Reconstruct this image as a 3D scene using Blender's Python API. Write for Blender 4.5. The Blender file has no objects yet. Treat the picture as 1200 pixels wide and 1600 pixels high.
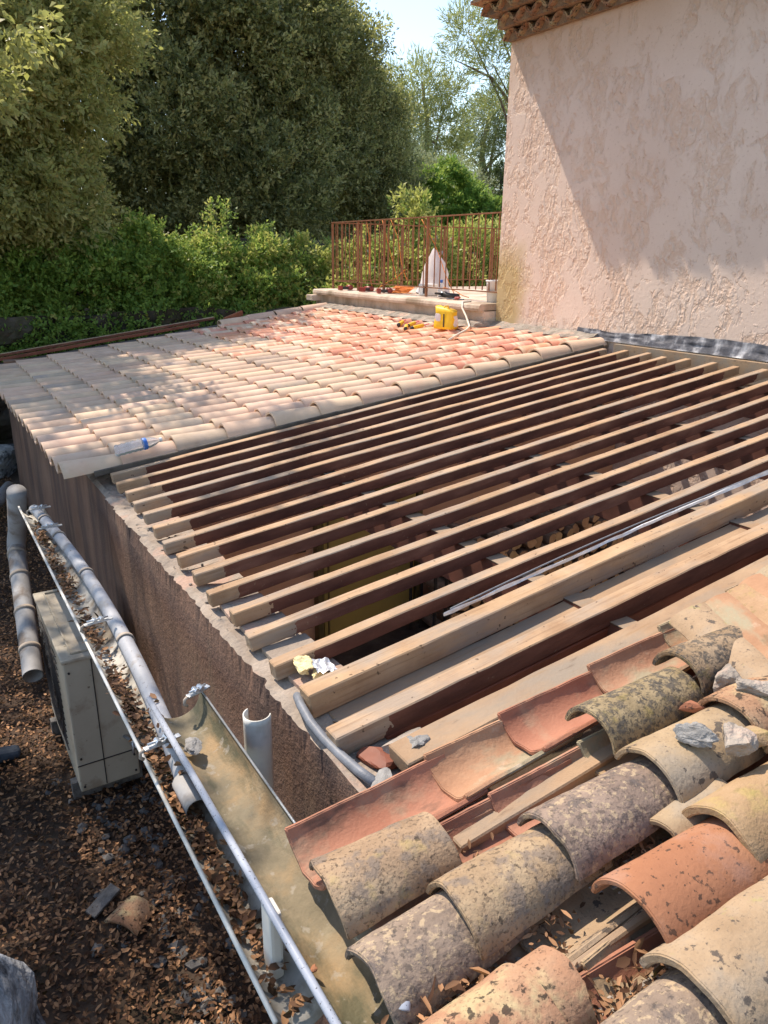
import bpy, bmesh, math, random
import numpy as np
from mathutils import Vector, Matrix, noise as mnoise
R = math.radians
C = bpy.context.scene.collection
random.seed(7)

# ------------------------------------------------------------------ camera
YAW, PIT, ROL, SL = R(32.2), R(19.0), R(0.68), R(7.2)
fwd = Vector((math.sin(YAW)*math.cos(PIT), math.cos(YAW)*math.cos(PIT), -math.sin(PIT)))
rgt = Vector((math.cos(YAW), -math.sin(YAW), 0)); upv = rgt.cross(fwd)
r2 = rgt*math.cos(ROL)+upv*math.sin(ROL); u2 = upv*math.cos(ROL)-rgt*math.sin(ROL)
cd = bpy.data.cameras.new('camera'); cam = bpy.data.objects.new('camera', cd); C.objects.link(cam)
cam.matrix_world = Matrix(((r2.x, u2.x, -fwd.x, 0), (r2.y, u2.y, -fwd.y, 0), (r2.z, u2.z, -fwd.z, 0), (0, 0, 0, 1)))
cd.sensor_fit = 'VERTICAL'; cd.sensor_height = 36; cd.lens = 1165/1600*36
cd.clip_start = 0.05; cd.clip_end = 2000
bpy.context.scene.camera = cam
# ------------------------------------------------------------------ light
LD = Vector((.29, -1, -1.5)).normalized()          # travel direction of the sunlight
elev = math.asin(-LD.z); azim = math.atan2(-LD.x, -LD.y)
w = bpy.data.worlds.new('World'); bpy.context.scene.world = w; w.use_nodes = True
nt = w.node_tree; bg = nt.nodes['Background']
sky = nt.nodes.new('ShaderNodeTexSky'); sky.sky_type = 'NISHITA'; sky.sun_disc = False
sky.sun_elevation = elev; sky.sun_rotation = azim; sky.dust_density = 0.5; sky.altitude = 100
wb = nt.nodes.new('ShaderNodeMix'); wb.data_type = 'RGBA'; wb.blend_type = 'MULTIPLY'; wb.inputs[0].default_value = 1
wb.inputs[7].default_value = (1, .935, .86, 1)      # the phone's warm white balance
nt.links.new(sky.outputs[0], wb.inputs[6]); nt.links.new(wb.outputs[2], bg.inputs[0]); bg.inputs[1].default_value = 0.15
sd = bpy.data.lights.new('sun', 'SUN'); sd.energy = 3.1; sd.angle = R(0.55); sd.color = (1, .875, .735)
so = bpy.data.objects.new('sun', sd); C.objects.link(so)
so.rotation_mode = 'QUATERNION'; so.rotation_quaternion = LD.to_track_quat('-Z', 'Y')
vs = bpy.context.scene.view_settings
vs.view_transform = 'Standard'; vs.look = 'None'; vs.gamma = 1; vs.exposure = 1.14

# ------------------------------------------------------------------ materials
MATS = {}
def col(c): return (c[0], c[1], c[2], 1)
class NB:
    def __init__(s, name):
        s.m = bpy.data.materials.new(name); s.m.use_nodes = True; s.t = s.m.node_tree
        s.b = s.t.nodes['Principled BSDF']; MATS[name] = s.m
    def n(s, k, **kw):
        o = s.t.nodes.new('ShaderNode'+k)
        for a, v in kw.items(): setattr(o, a, v)
        return o
    def l(s, a, b): s.t.links.new(a, b)
    def coord(s, scale=1.0, stretch=(1, 1, 1), rot=(0, 0, 0), rnd=True, kind='Object'):
        tc = s.n('TexCoord'); mp = s.n('Mapping'); s.l(tc.outputs[kind], mp.inputs[0])
        mp.inputs['Scale'].default_value = [scale*q for q in stretch]; mp.inputs['Rotation'].default_value = rot
        if rnd:
            oi = s.n('ObjectInfo'); mu = s.n('Math', operation='MULTIPLY'); s.l(oi.outputs['Random'], mu.inputs[0]); mu.inputs[1].default_value = 57
            s.l(mu.outputs[0], mp.inputs['Location'])
        return mp.outputs[0]
    def noise(s, scale, detail=6, rough=.6, dist=0, **kw):
        o = s.n('TexNoise'); s.l(s.coord(scale, **kw), o.inputs['Vector']); o.inputs['Scale'].default_value = 1
        o.inputs['Detail'].default_value = detail; o.inputs['Roughness'].default_value = rough; o.inputs['Distortion'].default_value = dist
        return o.outputs['Fac']
    def ramp(s, src, pts, interp='LINEAR'):
        o = s.n('ValToRGB'); s.l(src, o.inputs[0]); e = o.color_ramp.elements; o.color_ramp.interpolation = interp
        while len(e) < len(pts): e.new(.5)
        for i, (p, c) in enumerate(pts): e[i].position = p; e[i].color = col(c) if hasattr(c, '__len__') else (c, c, c, 1)
        return o.outputs[0]
    def mix(s, f, a, b, blend='MIX'):
        o = s.n('Mix', data_type='RGBA', blend_type=blend)
        if hasattr(f, 'default_value') or hasattr(f, 'links'): s.l(f, o.inputs[0])
        else: o.inputs[0].default_value = f
        for v, i in ((a, 6), (b, 7)):
            if hasattr(v, '__len__') and not hasattr(v, 'links'): o.inputs[i].default_value = col(v)
            else: s.l(v, o.inputs[i])
        return o.outputs[2]
    def math(s, op, a, b=None):
        o = s.n('Math', operation=op)
        for v, i in ((a, 0), (b, 1)):
            if v is None: continue
            if isinstance(v, (int, float)): o.inputs[i].default_value = v
            else: s.l(v, o.inputs[i])
        return o.outputs[0]
    def rand(s, c, amt, hue=0):
        oi = s.n('ObjectInfo'); h = s.n('HueSaturation')
        v = s.math('MULTIPLY_ADD', oi.outputs['Random'], amt); v.node.inputs[2].default_value = 1-amt/2; s.l(v, h.inputs['Value'])
        if hue:
            q = s.math('MULTIPLY', oi.outputs['Random'], 7.31); q = s.math('FRACT', q)
            q2 = s.math('MULTIPLY_ADD', q, hue); q2.node.inputs[2].default_value = .5-hue/2; s.l(q2, h.inputs['Hue'])
        s.l(c, h.inputs['Color']); return h.outputs[0]
    def fin(s, c, rough=.85, bump=None, bd=.01, bs=.6, metal=0, spec=.3):
        if hasattr(c, '__len__') and not hasattr(c, 'links'): s.b.inputs['Base Color'].default_value = col(c)
        else: s.l(c, s.b.inputs['Base Color'])
        s.b.inputs['Roughness'].default_value = rough; s.b.inputs['Metallic'].default_value = metal
        s.b.inputs['Specular IOR Level'].default_value = spec
        if bump is not None:
            o = s.n('Bump'); o.inputs['Distance'].default_value = bd; o.inputs['Strength'].default_value = bs
            s.l(bump, o.inputs['Height']); s.l(o.outputs[0], s.b.inputs['Normal'])
        return s.m
def plain(name, c, rough=.6, metal=0, var=.18, scale=12, bump=.0015, spec=.35):
    m = NB(name); n = m.noise(scale, 7)
    a = [q*(1-var) for q in c]; b = [min(1, q*(1+var)) for q in c]
    return m.fin(m.ramp(n, [(.3, a), (.7, b)]), rough, m.noise(scale*6, 2), bump, .5, metal, spec)
def layered(name, pts, scale=6, layers=(), rough=.9, bump=(60, .004), amt=.2, hue=0, big=None, kind='Object', rnd=True):
    m = NB(name); c = m.ramp(m.noise(scale, 8, kind=kind, rnd=rnd), pts); masks = []
    if amt: c = m.rand(c, amt, hue)
    for L in layers:
        k = m.noise(L.get('s', 20), L.get('d', 5), L.get('r', .6), L.get('dist', 0), stretch=L.get('st', (1, 1, 1)), rot=L.get('rot', (0, 0, 0)), kind=kind, rnd=rnd)
        f = m.ramp(k, [(L['lo'], 0.), (L['hi'], L.get('a', 1.))]); c = m.mix(f, c, L['c']); masks.append(f)
    h = m.noise(bump[0], 3, .55, kind=kind, rnd=rnd)
    if name.startswith('old_'):
        for f in masks[:2]: h = m.math('ADD', h, m.math('MULTIPLY', f, .18))
    if big: h = m.math('ADD', h, m.math('MULTIPLY', m.noise(big[0], 3, .55, kind=kind, rnd=rnd), big[1]))
    return m.fin(c, rough, h, bump[1], .8)

BLK = (.028, .022, .018)
layered('new_tile_sand', [(.3, (0.514, 0.366, 0.260)), (.5, (0.621, 0.451, 0.321)), (.7, (0.679, 0.513, 0.381))], 4,
        [dict(c=(.64, .37, .25), s=3, lo=.5, hi=.72, a=.6), dict(c=(.42, .31, .23), s=9, lo=.58, hi=.75, a=.5)], .82, (150, .0012), .22, .02)
layered('new_tile_rose', [(.3, (.62, .27, .17)), (.5, (.66, .33, .21)), (.7, (.72, .42, .29))], 4,
        [dict(c=(.78, .64, .46), s=5, lo=.5, hi=.6, a=.85, st=(1.4, .25, .25)), dict(c=(.35, .28, .27), s=7, lo=.62, hi=.75, a=.5)], .82, (150, .0012), .2, .02)
layered('new_tile_grey', [(.3, (.40, .30, .22)), (.6, (.54, .41, .30)), (.8, (.64, .50, .37))], 5,
        [dict(c=(.34, .28, .26), s=6, lo=.48, hi=.7, a=.7)], .82, (150, .0012), .25, .02)
layered('old_tile_mottled', [(.3, (0.206, 0.135, 0.084)), (.5, (0.310, 0.209, 0.132)), (.7, (0.387, 0.279, 0.180))], 7,
        [dict(c=(.19, .15, .12), s=22, lo=.5, hi=.6, a=.8), dict(c=(.09, .065, .045), s=120, lo=.55, hi=.62, a=.6), dict(c=BLK, s=34, lo=.62, hi=.66, a=.75), dict(c=(.44, .33, .13), s=14, lo=.6, hi=.72, a=.5)], .95, (90, .004), .2, .02, (14, 2))
layered('old_tile_lichen', [(.3, (0.215, 0.151, 0.082)), (.5, (0.292, 0.214, 0.127)), (.7, (0.370, 0.281, 0.176))], 9,
        [dict(c=(.085, .075, .065), s=32, lo=.49, hi=.55, a=.85, d=9, r=.75), dict(c=(.05, .045, .04), s=90, lo=.56, hi=.6, a=.7), dict(c=(.30, .23, .07), s=16, lo=.6, hi=.7, a=.5)], .95, (110, .004), .15, .02, (14, 2))
layered('old_tile_grey', [(.3, (0.162, 0.119, 0.092)), (.5, (0.230, 0.172, 0.132)), (.7, (0.315, 0.238, 0.180))], 8,
        [dict(c=(.10, .085, .08), s=18, lo=.52, hi=.6, a=.75, d=9, r=.75), dict(c=(.46, .35, .22), s=60, lo=.53, hi=.60, a=.65, d=8), dict(c=(.06, .05, .045), s=80, lo=.55, hi=.62, a=.6)], .95, (100, .004), .15, .01, (14, 2))
layered('old_tile_orange', [(.3, (0.264, 0.136, 0.076)), (.5, (0.344, 0.192, 0.112)), (.7, (0.384, 0.256, 0.160))], 6,
        [dict(c=(.44, .36, .2), s=11, lo=.5, hi=.62, a=.75), dict(c=BLK, s=38, lo=.57, hi=.61, a=.85), dict(c=(.10, .06, .04), s=120, lo=.57, hi=.63, a=.5), dict(c=(.12, .13, .08), s=5, lo=.62, hi=.7, a=.6)], .95, (90, .004), .1, .01, (14, 2))
layered('old_tile_red', [(.3, (0.256, 0.104, 0.056)), (.55, (0.325, 0.138, 0.074)), (.75, (0.372, 0.184, 0.103))], 5,
        [dict(c=BLK, s=62, lo=.60, hi=.63, a=.75), dict(c=(.34, .22, .18), s=6, lo=.55, hi=.75, a=.6)], .8, (120, .002), .1, .01, (8, 1.5))
layered('old_tile_pale', [(.3, (0.271, 0.189, 0.112)), (.5, (0.346, 0.252, 0.156)), (.7, (0.406, 0.307, 0.204))], 6,
        [dict(c=(.28, .24, .19), s=7, lo=.50, hi=.66, a=.7), dict(c=(.05, .045, .045), s=26, lo=.61, hi=.645, a=.8), dict(c=(.12, .10, .08), s=130, lo=.58, hi=.64, a=.4), dict(c=(.3, .28, .1), s=20, lo=.63, hi=.7, a=.5)], .92, (90, .003), .1, .01, (12, 2))
layered('old_tile_yellow', [(.3, (0.285, 0.181, 0.094)), (.5, (0.356, 0.232, 0.131)), (.7, (0.404, 0.281, 0.172))], 7,
        [dict(c=(.22, .17, .07), s=30, lo=.58, hi=.68, a=.6), dict(c=(.4, .32, .1), s=12, lo=.55, hi=.7, a=.5)], .95, (120, .004), .1, .01, (14, 2))
layered('old_pan', [(.3, (0.281, 0.145, 0.082)), (.5, (0.357, 0.200, 0.115)), (.7, (0.416, 0.264, 0.160))], 5,
        [dict(c=(.30, .27, .18), s=7, lo=.5, hi=.62, a=.85, st=(.5, 1, 1)), dict(c=(.10, .10, .06), s=12, lo=.6, hi=.72, a=.7, st=(.5, 1, 1)), dict(c=(.60, .50, .38), s=9, lo=.62, hi=.75, a=.6)], .9, (90, .003), .25, .03, (9, 1))
layered('red_pan', [(.3, (0.281, 0.115, 0.067)), (.6, (0.357, 0.166, 0.100))], 5,
        [dict(c=(.08, .055, .04), s=14, lo=.53, hi=.66, a=.7, st=(.4, 1, 1)), dict(c=(.36, .26, .17), s=7, lo=.55, hi=.7, a=.6)], .8, (120, .002), .1, .01)
layered('mortar', [(.3, (.17, .148, .122)), (.5, (.29, .25, .21)), (.7, (.42, .365, .305))], 9,
        [dict(c=(.50, .34, .26), s=8, lo=.55, hi=.68, a=.8)], .95, (70, .01), .3, 0, (20, 2))
layered('wall_top', [(.3, (0.204, 0.164, 0.132)), (.5, (0.297, 0.242, 0.192)), (.7, (0.383, 0.316, 0.256))], 6,
        [dict(c=(.42, .27, .20), s=3.5, lo=.52, hi=.6, a=.8), dict(c=(.14, .13, .12), s=9, lo=.6, hi=.7, a=.8)], .95, (50, .008), 0, 0, (12, 2))
layered('rock_grey', [(.3, (.10, .10, .105)), (.5, (.26, .26, .26)), (.65, (.46, .46, .45))], 3,
        [dict(c=(.03, .032, .036), s=5, lo=.5, hi=.58, a=.9, d=9, r=.7), dict(c=(.6, .6, .58), s=9, lo=.6, hi=.68, a=.6)], .9, (25, .02), 0, 0, (6, 3))
layered('rock_wall', [(.3, (.03, .024, .018)), (.5, (.07, .057, .044)), (.7, (.14, .12, .10))], 1.5,
        [dict(c=(.05, .06, .025), s=2, lo=.5, hi=.65, a=.7)], .95, (12, .03), 0, 0, (4, 3))
layered('soil', [(.3, (.035, .022, .015)), (.55, (.07, .045, .03)), (.75, (.12, .085, .06))], 4,
        [dict(c=(.04, .06, .02), s=.7, lo=.55, hi=.7, a=.5)], .95, (40, .01), 0, 0, (8, 3), rnd=False)
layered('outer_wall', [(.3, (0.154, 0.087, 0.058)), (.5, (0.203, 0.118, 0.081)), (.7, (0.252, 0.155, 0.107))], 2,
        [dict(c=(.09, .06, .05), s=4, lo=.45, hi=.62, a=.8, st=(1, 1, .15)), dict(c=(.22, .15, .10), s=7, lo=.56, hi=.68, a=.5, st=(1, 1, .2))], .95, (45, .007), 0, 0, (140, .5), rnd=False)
layered('inner_cream', [(.3, (.80, .72, .62)), (.7, (.86, .78, .68))], 1.5, [], .9, (60, .003), 0, rnd=False)
layered('inner_wall', [(.3, (.80, .46, .27)), (.7, (.84, .52, .33))], 1.5, [], .9, (60, .003), 0, rnd=False)
layered('floor_clay', [(.3, (.56, .43, .33)), (.7, (.70, .56, .45))], 3, [], .8, (60, .003), 0, rnd=False)
layered('coping', [(.3, (.46, .35, .27)), (.5, (.58, .46, .36)), (.7, (.68, .57, .47))], 3,
        [dict(c=(.20, .15, .09), s=2.5, lo=.5, hi=.66, a=.7, st=(1, 1, .3))], .95, (40, .008), 0, 0, (12, 1))
layered('bark', [(.3, (.05, .035, .025)), (.7, (.15, .11, .085))], 8, [], .95, (30, .02), .2)
layered('pine_bark', [(.3, (.16, .10, .07)), (.7, (.28, .20, .15))], 5, [], .95, (20, .02), .2)
layered('zinc_dirty', [(.3, (0.136, 0.115, 0.072)), (.5, (0.211, 0.173, 0.110)), (.7, (0.286, 0.243, 0.160))], 7,
        [dict(c=(.33, .22, .11), s=4, lo=.46, hi=.62, a=.9), dict(c=(.07, .075, .045), s=6, lo=.48, hi=.60, a=.85, st=(1, .35, 1), d=8), dict(c=(.33, .30, .25), s=22, lo=.59, hi=.64, a=.5, d=9)], .8, (80, .003), 0, 0, (15, 1))
layered('rim_metal', [(.3, (0.302, 0.331, 0.389)), (.7, (0.389, 0.418, 0.475))], 6, [dict(c=(.04, .04, .05), s=170, lo=.68, hi=.70, a=1, d=1)], .45, (80, .0005), 0)
layered('pvc_grey', [(.3, (0.281, 0.285, 0.297)), (.7, (0.391, 0.395, 0.412))], 5, [dict(c=(.22, .18, .14), s=9, lo=.56, hi=.68, a=.7), dict(c=(.1, .07, .05), s=50, lo=.65, hi=.68, a=.8)], .5, (80, .0008), .1)
layered('pvc_white', [(.3, (.66, .63, .56)), (.7, (.78, .75, .68))], 5, [dict(c=(.38, .34, .27), s=6, lo=.52, hi=.68, a=.7)], .5, (80, .0008), .05)
layered('pvc_dirty', [(.3, (.42, .40, .35)), (.7, (.58, .56, .50))], 5, [dict(c=(.20, .155, .105), s=6, lo=.42, hi=.60, a=.9), dict(c=(.07, .05, .035), s=16, lo=.54, hi=.66, a=.8)], .7, (60, .001), .05)
layered('pvc_old', [(.3, (.28, .27, .26)), (.7, (.42, .41, .40))], 5, [dict(c=(.16, .12, .09), s=4, lo=.5, hi=.62, a=.85)], .7, (60, .001), .05)
layered('ac_paint', [(.3, (.40, .35, .27)), (.7, (.47, .42, .33))], 4, [dict(c=(.25, .19, .13), s=7, lo=.55, hi=.68, a=.6), dict(c=(.12, .09, .06), s=35, lo=.66, hi=.7, a=.8)], .6, (60, .001), .05)
layered('rust_paint', [(.3, (.19, .075, .035)), (.7, (.28, .13, .07))], 15, [dict(c=(.5, .3, .2), s=20, lo=.6, hi=.7, a=.5)], .8, (90, .001), .1)
layered('bare_plank', [(.3, (0.275, 0.176, 0.105)), (.6, (0.373, 0.251, 0.153))], 4, [dict(c=(.25, .21, .165), s=6, lo=.42, hi=.60, a=.85, st=(.3, 1, 1)), dict(c=(.14, .10, .07), s=22, lo=.62, hi=.70, a=.6, st=(.3, 1, 1)), dict(c=(.26, .16, .08), s=50, lo=.6, hi=.7, a=.5, st=(.05, 1, 1))], .85, (90, .002), .15)
layered('log_bark', [(.3, (.14, .09, .06)), (.7, (.32, .22, .15))], 14, [], .95, (60, .008), .4)
layered('log_end', [(.3, (.52, .32, .16)), (.7, (.74, .50, .28))], 18, [], .9, (90, .002), .35, .02)
plain('red_brown', (.21, .065, .035), .6, var=.3, scale=5)
plain('brown_paint', (.13, .05, .032), .7, var=.4, scale=6)
plain('door_olive', (.46, .34, .10), .5, var=.08, scale=3)
plain('door_edge', (.16, .12, .045), .5)
plain('galv', (.48, .50, .52), .38, .8, scale=20)
plain('lead_strap', (.36, .30, .24), .7)
plain('dark_metal', (.05, .045, .045), .5, .3)
plain('cable_grey', (.17, .18, .20), .5, scale=30)
plain('rubble_grey', (.15, .14, .13), .95, scale=30, bump=.006, var=.4)
plain('concrete_block', (.25, .24, .225), .95, scale=40, bump=.006, var=.3)
plain('foam_yellow', (.78, .64, .34), .8, scale=30, bump=.01)
plain('yellow_plastic', (.82, .50, .02), .45, var=.12)
plain('white_plastic', (.74, .73, .72), .5, var=.07)
plain('white_sheet', (.66, .60, .60), .6, var=.06, scale=8)
plain('red_plastic', (.26, .045, .035), .4)
plain('blue_plastic', (.05, .16, .50), .4)
plain('orange_rope', (.80, .27, .06), .7)
plain('white_rope', (.68, .62, .52), .8)
plain('pink_plastic', (.7, .12, .16), .4)
plain('shoe_blue', (.045, .06, .085), .75, var=.3, scale=20)
plain('trouser', (.08, .09, .11), .9, var=.2)
plain('skin', (.45, .27, .19), .6, var=.08)
plain('shirt', (.35, .36, .38), .9)
plain('hair', (.03, .02, .015), .7)
plain('plank_strip', (.10, .085, .07), .8, var=.35)
m = NB('foil'); m.fin(m.ramp(m.noise(20, 4), [(.3, (.55, .56, .58)), (.7, (.86, .87, .88))]), .35, m.noise(35, 5), .006, .8, .35)
m = NB('flashing'); m.fin(m.ramp(m.noise(6, 6, stretch=(1, 1, .5)), [(.35, (.05, .05, .058)), (.5, (.10, .10, .115)), (.62, (.4, .4, .42))]), .55, m.noise(9, 3), .015, .8, .1)
m = NB('clear_plastic'); m.fin((.86, .90, .93), .10, spec=.6); m.b.inputs['Transmission Weight'].default_value = .8; m.b.inputs['IOR'].default_value = 1.25
# rafters: weathered top, brown paint on the sides except near both ends
def rafter_mat(name, top, paint=True):
    m = NB(name); tc = m.n('TexCoord'); sn = m.n('SeparateXYZ'); m.l(tc.outputs['Normal'], sn.inputs[0]); sx = m.n('SeparateXYZ'); m.l(tc.outputs['Object'], sx.inputs[0])
    wood = m.ramp(m.noise(5, 7), top)
    wood = m.rand(wood, .22)
    wood = m.mix(m.ramp(m.noise(7, 8, stretch=(.35, 1, 1)), [(.44, 0.), (.60, .75)]), wood, (.30, .245, .195))
    wood = m.mix(m.ramp(m.noise(60, 5, stretch=(.04, 1, 1)), [(.55, 0.), (.68, .55)]), wood, (.22, .13, .07))
    wood = m.mix(m.ramp(m.noise(40, 2), [(.68, 0.), (.72, .8)]), wood, (.08, .05, .03))
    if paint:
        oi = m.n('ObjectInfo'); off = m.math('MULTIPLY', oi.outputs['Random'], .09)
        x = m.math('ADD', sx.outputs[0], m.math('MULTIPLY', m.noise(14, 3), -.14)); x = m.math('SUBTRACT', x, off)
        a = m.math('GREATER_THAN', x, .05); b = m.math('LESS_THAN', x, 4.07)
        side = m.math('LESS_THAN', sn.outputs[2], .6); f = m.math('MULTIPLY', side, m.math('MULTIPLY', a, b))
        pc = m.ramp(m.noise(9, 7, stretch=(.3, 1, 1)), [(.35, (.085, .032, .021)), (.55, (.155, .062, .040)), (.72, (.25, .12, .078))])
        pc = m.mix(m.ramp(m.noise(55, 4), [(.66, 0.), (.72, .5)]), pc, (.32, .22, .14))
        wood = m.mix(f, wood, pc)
    return m.fin(wood, .85, m.math('ADD', m.noise(70, 3, .5, stretch=(.06, 1, 1)), m.noise(24, 3, .5)), .003, .9)
rafter_mat('rafter_wood', [(.3, (0.307, 0.189, 0.108)), (.5, (0.401, 0.262, 0.155)), (.7, (0.478, 0.325, 0.202))])
rafter_mat('pale_beam', [(.3, (0.325, 0.200, 0.111)), (.5, (0.410, 0.266, 0.151)), (.7, (0.470, 0.321, 0.192))], False)
# house stucco: smooth trowelled patches over a rough, darker coat
m = NB('house_stucco')
rt = (R(38), 0, 0)
big = m.noise(4.6, 6, .62, .45, stretch=(1, 1.1, .78), rot=rt, rnd=False)
mask = m.ramp(big, [(.46, 0.), (.53, 1.)])
c1 = m.ramp(m.noise(1.2, 4, rnd=False), [(.35, (.69, .53, .43)), (.65, (.75, .595, .49))])
c2 = m.ramp(m.noise(9, 8, rnd=False), [(.3, (.57, .37, .25)), (.6, (.68, .48, .35)), (.75, (.72, .55, .43))])
f2 = m.noise(11, 9, .75, .3, stretch=(1, 1.3, .7), rot=rt, rnd=False)
f3 = m.noise(34, 6, .7, rnd=False)
mm = m.math('MULTIPLY', mask, m.ramp(m.math('ADD', m.math('MULTIPLY', f2, .6), m.math('MULTIPLY', f3, .4)), [(.42, .05), (.54, .75)]))
cc = m.mix(m.math('MULTIPLY', mm, .85), c1, c2)
cc = m.mix(m.ramp(m.noise(38, 8, .75, rnd=False), [(.58, 0.), (.66, .6)]), cc, (.42, .26, .17))  # shade of the fine crevices speckled into the stucco colour
# damp stain at the foot of the corner and brown wash under the eave
tc = m.n('TexCoord'); sx = m.n('SeparateXYZ'); m.l(tc.outputs['Object'], sx.inputs[0])
zz = m.math('ADD', sx.outputs[2], m.math('MULTIPLY', m.noise(3, 5, rnd=False), -.35))
cc = m.mix(m.ramp(m.math('ADD', zz, -.85), [(.3, 0.), (.95, .55)]), cc, (.50, .32, .19))
yy = m.math('ADD', m.math('MULTIPLY', sx.outputs[1], 1.0), m.math('MULTIPLY', m.noise(5, 5, rnd=False), -.5))
st = m.math('MULTIPLY', m.ramp(m.math('ADD', yy, -5.0), [(.55, 0.), (.8, .8)]), m.ramp(m.math('MULTIPLY_ADD', zz, -1.0), [(.48, 0.), (.75, .9)]))
cc = m.mix(st, cc, (.42, .31, .10))
rough_h = m.math('MULTIPLY', m.noise(34, 3, .55, .4, rnd=False), m.math('MULTIPLY_ADD', m.math('MULTIPLY', mask, .9), .45))
rough_h.node.inputs[1].links[0].from_node.inputs[2].default_value = .10
sm = m.math('MULTIPLY', mask, m.ramp(m.noise(11, 3, .55, .3, stretch=(1, 1.3, .7), rot=rt, rnd=False), [(.42, .2), (.52, 1.)]))
hh = m.math('ADD', m.math('MULTIPLY', m.math('SUBTRACT', 1, sm), .45), m.math('MULTIPLY', rough_h, 1.0))
m.fin(cc, .95, hh, .022, .9)

def leaf_mat(name, a, b, trans=.3, rough=.5):
    m = NB(name); at = m.n('Attribute'); at.attribute_name = 'tint'
    c = m.mix(at.outputs['Fac'], a, b); m.fin(c, rough, spec=.3)
    tr = m.n('BsdfTranslucent'); m.l(m.mix(.5, c, (.45, .50, .12), 'MIX'), tr.inputs[0])
    tr.inputs[0].default_value = (.5, .5, .2, 1); mx = m.n('MixShader'); mx.inputs[0].default_value = trans
    out = m.t.nodes['Material Output']; m.l(m.b.outputs[0], mx.inputs[1]); m.l(tr.outputs[0], mx.inputs[2]); m.l(mx.outputs[0], out.inputs[0])
    return m.m
leaf_mat('leaf_oak', (.20, .215, .07), (.56, .54, .22), .5)
leaf_mat('leaf_dark', (.07, .085, .035), (.24, .25, .11), .35)
leaf_mat('leaf_dark_tip', (.24, .235, .09), (.60, .55, .25), .5)
leaf_mat('leaf_bush', (.08, .18, .035), (.32, .48, .10), .45)
leaf_mat('leaf_lime', (.32, .36, .07), (.62, .60, .22), .5)
leaf_mat('leaf_laurel', (.05, .14, .02), (.24, .42, .06), .45)
leaf_mat('leaf_pine', (.20, .24, .09), (.42, .44, .19), .4)  # paler green, with the haze of distance put into the colour
leaf_mat('leaf_pine_dark', (.09, .13, .07), (.30, .34, .13), .35)
leaf_mat('leaf_olive', (.22, .26, .16), (.42, .45, .30), .35)
leaf_mat('leaf_cypress', (.02, .045, .015), (.07, .12, .035), .15)
leaf_mat('leaf_dry', (.06, .026, .013), (.46, .25, .125), .05, .8)
leaf_mat('petal', (.7, .55, .55), (.8, .75, .7), .2)

# ------------------------------------------------------------------ mesh helpers
class MB:
    def __init__(s): s.v = []; s.f = []; s.mi = []
    def add(s, vs, fs, mi=0):
        o = len(s.v); s.v += [tuple(v) for v in vs]; s.f += [tuple(i+o for i in f) for f in fs]; s.mi += [mi]*len(fs); return s
    def box(s, c, d, M=None, mi=0):
        x, y, z = [q/2 for q in d]; vs = [Vector((a*x, b*y, e*z)) for a in (-1, 1) for b in (-1, 1) for e in (-1, 1)]
        if M is not None: vs = [M @ v for v in vs]
        vs = [v+Vector(c) for v in vs]
        return s.add(vs, [(0, 1, 3, 2), (4, 6, 7, 5), (0, 4, 5, 1), (2, 3, 7, 6), (0, 2, 6, 4), (1, 5, 7, 3)], mi)
    def tube(s, pts, rad, n=10, mi=0, caps=True):
        pts = [Vector(p) for p in pts]; rad = rad if hasattr(rad, '__len__') else [rad]*len(pts)
        rings = []; prev = None
        for i, p in enumerate(pts):
            t = (pts[min(i+1, len(pts)-1)]-pts[max(i-1, 0)]).normalized()
            if prev is None: a = t.orthogonal().normalized()
            else: a = (prev-t*prev.dot(t)).normalized()
            prev = a; b = t.cross(a)
            rings.append([p+(a*math.cos(2*math.pi*k/n)+b*math.sin(2*math.pi*k/n))*rad[i] for k in range(n)])
        vs = [v for r_ in rings for v in r_]; fs = []
        for i in range(len(pts)-1):
            for k in range(n): fs.append((i*n+k, i*n+(k+1) % n, (i+1)*n+(k+1) % n, (i+1)*n+k))
        if caps: fs += [tuple(range(n))[::-1], tuple((len(pts)-1)*n+k for k in range(n))]
        return s.add(vs, fs, mi)
    def lathe(s, prof, n=20, M=None, mi=0):
        vs = []; fs = []
        for r_, z in prof:
            for k in range(n): vs.append(Vector((r_*math.cos(2*math.pi*k/n), r_*math.sin(2*math.pi*k/n), z)))
        for i in range(len(prof)-1):
            for k in range(n): fs.append((i*n+k, i*n+(k+1) % n, (i+1)*n+(k+1) % n, (i+1)*n+k))
        if M is not None: vs = [M @ v for v in vs]
        return s.add(vs, fs, mi)
    def build(s, name, mats, parent=None, smooth=False, bevel=0):
        me = bpy.data.meshes.new(name); me.from_pydata(s.v, [], s.f)
        for mt in ([mats] if isinstance(mats, str) else mats): me.materials.append(MATS[mt])
        if any(s.mi): me.polygons.foreach_set('material_index', s.mi)
        if smooth: me.polygons.foreach_set('use_smooth', [True]*len(me.polygons))
        bm = bmesh.new(); bm.from_mesh(me)
        if bevel: bmesh.ops.remove_doubles(bm, verts=bm.verts, dist=1e-6); bmesh.ops.bevel(bm, geom=bm.edges[:], offset=bevel, segments=2, affect='EDGES', profile=.6)
        bmesh.ops.recalc_face_normals(bm, faces=bm.faces); bm.to_mesh(me); bm.free(); me.update()
        o = bpy.data.objects.new(name, me); C.objects.link(o)
        if parent: o.parent = parent
        return o
def tag(o, label=None, cat=None, group=None, kind=None):
    if label: o['label'] = label
    if cat: o['category'] = cat
    if group: o['group'] = group
    if kind: o['kind'] = kind
    return o
def empty(name, loc, label, cat, group=None, rz=0):
    o = bpy.data.objects.new(name, None); C.objects.link(o); o.location = loc; o.rotation_euler = (0, 0, rz)
    o.empty_display_size = .1
    return tag(o, label, cat, group)
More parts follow.
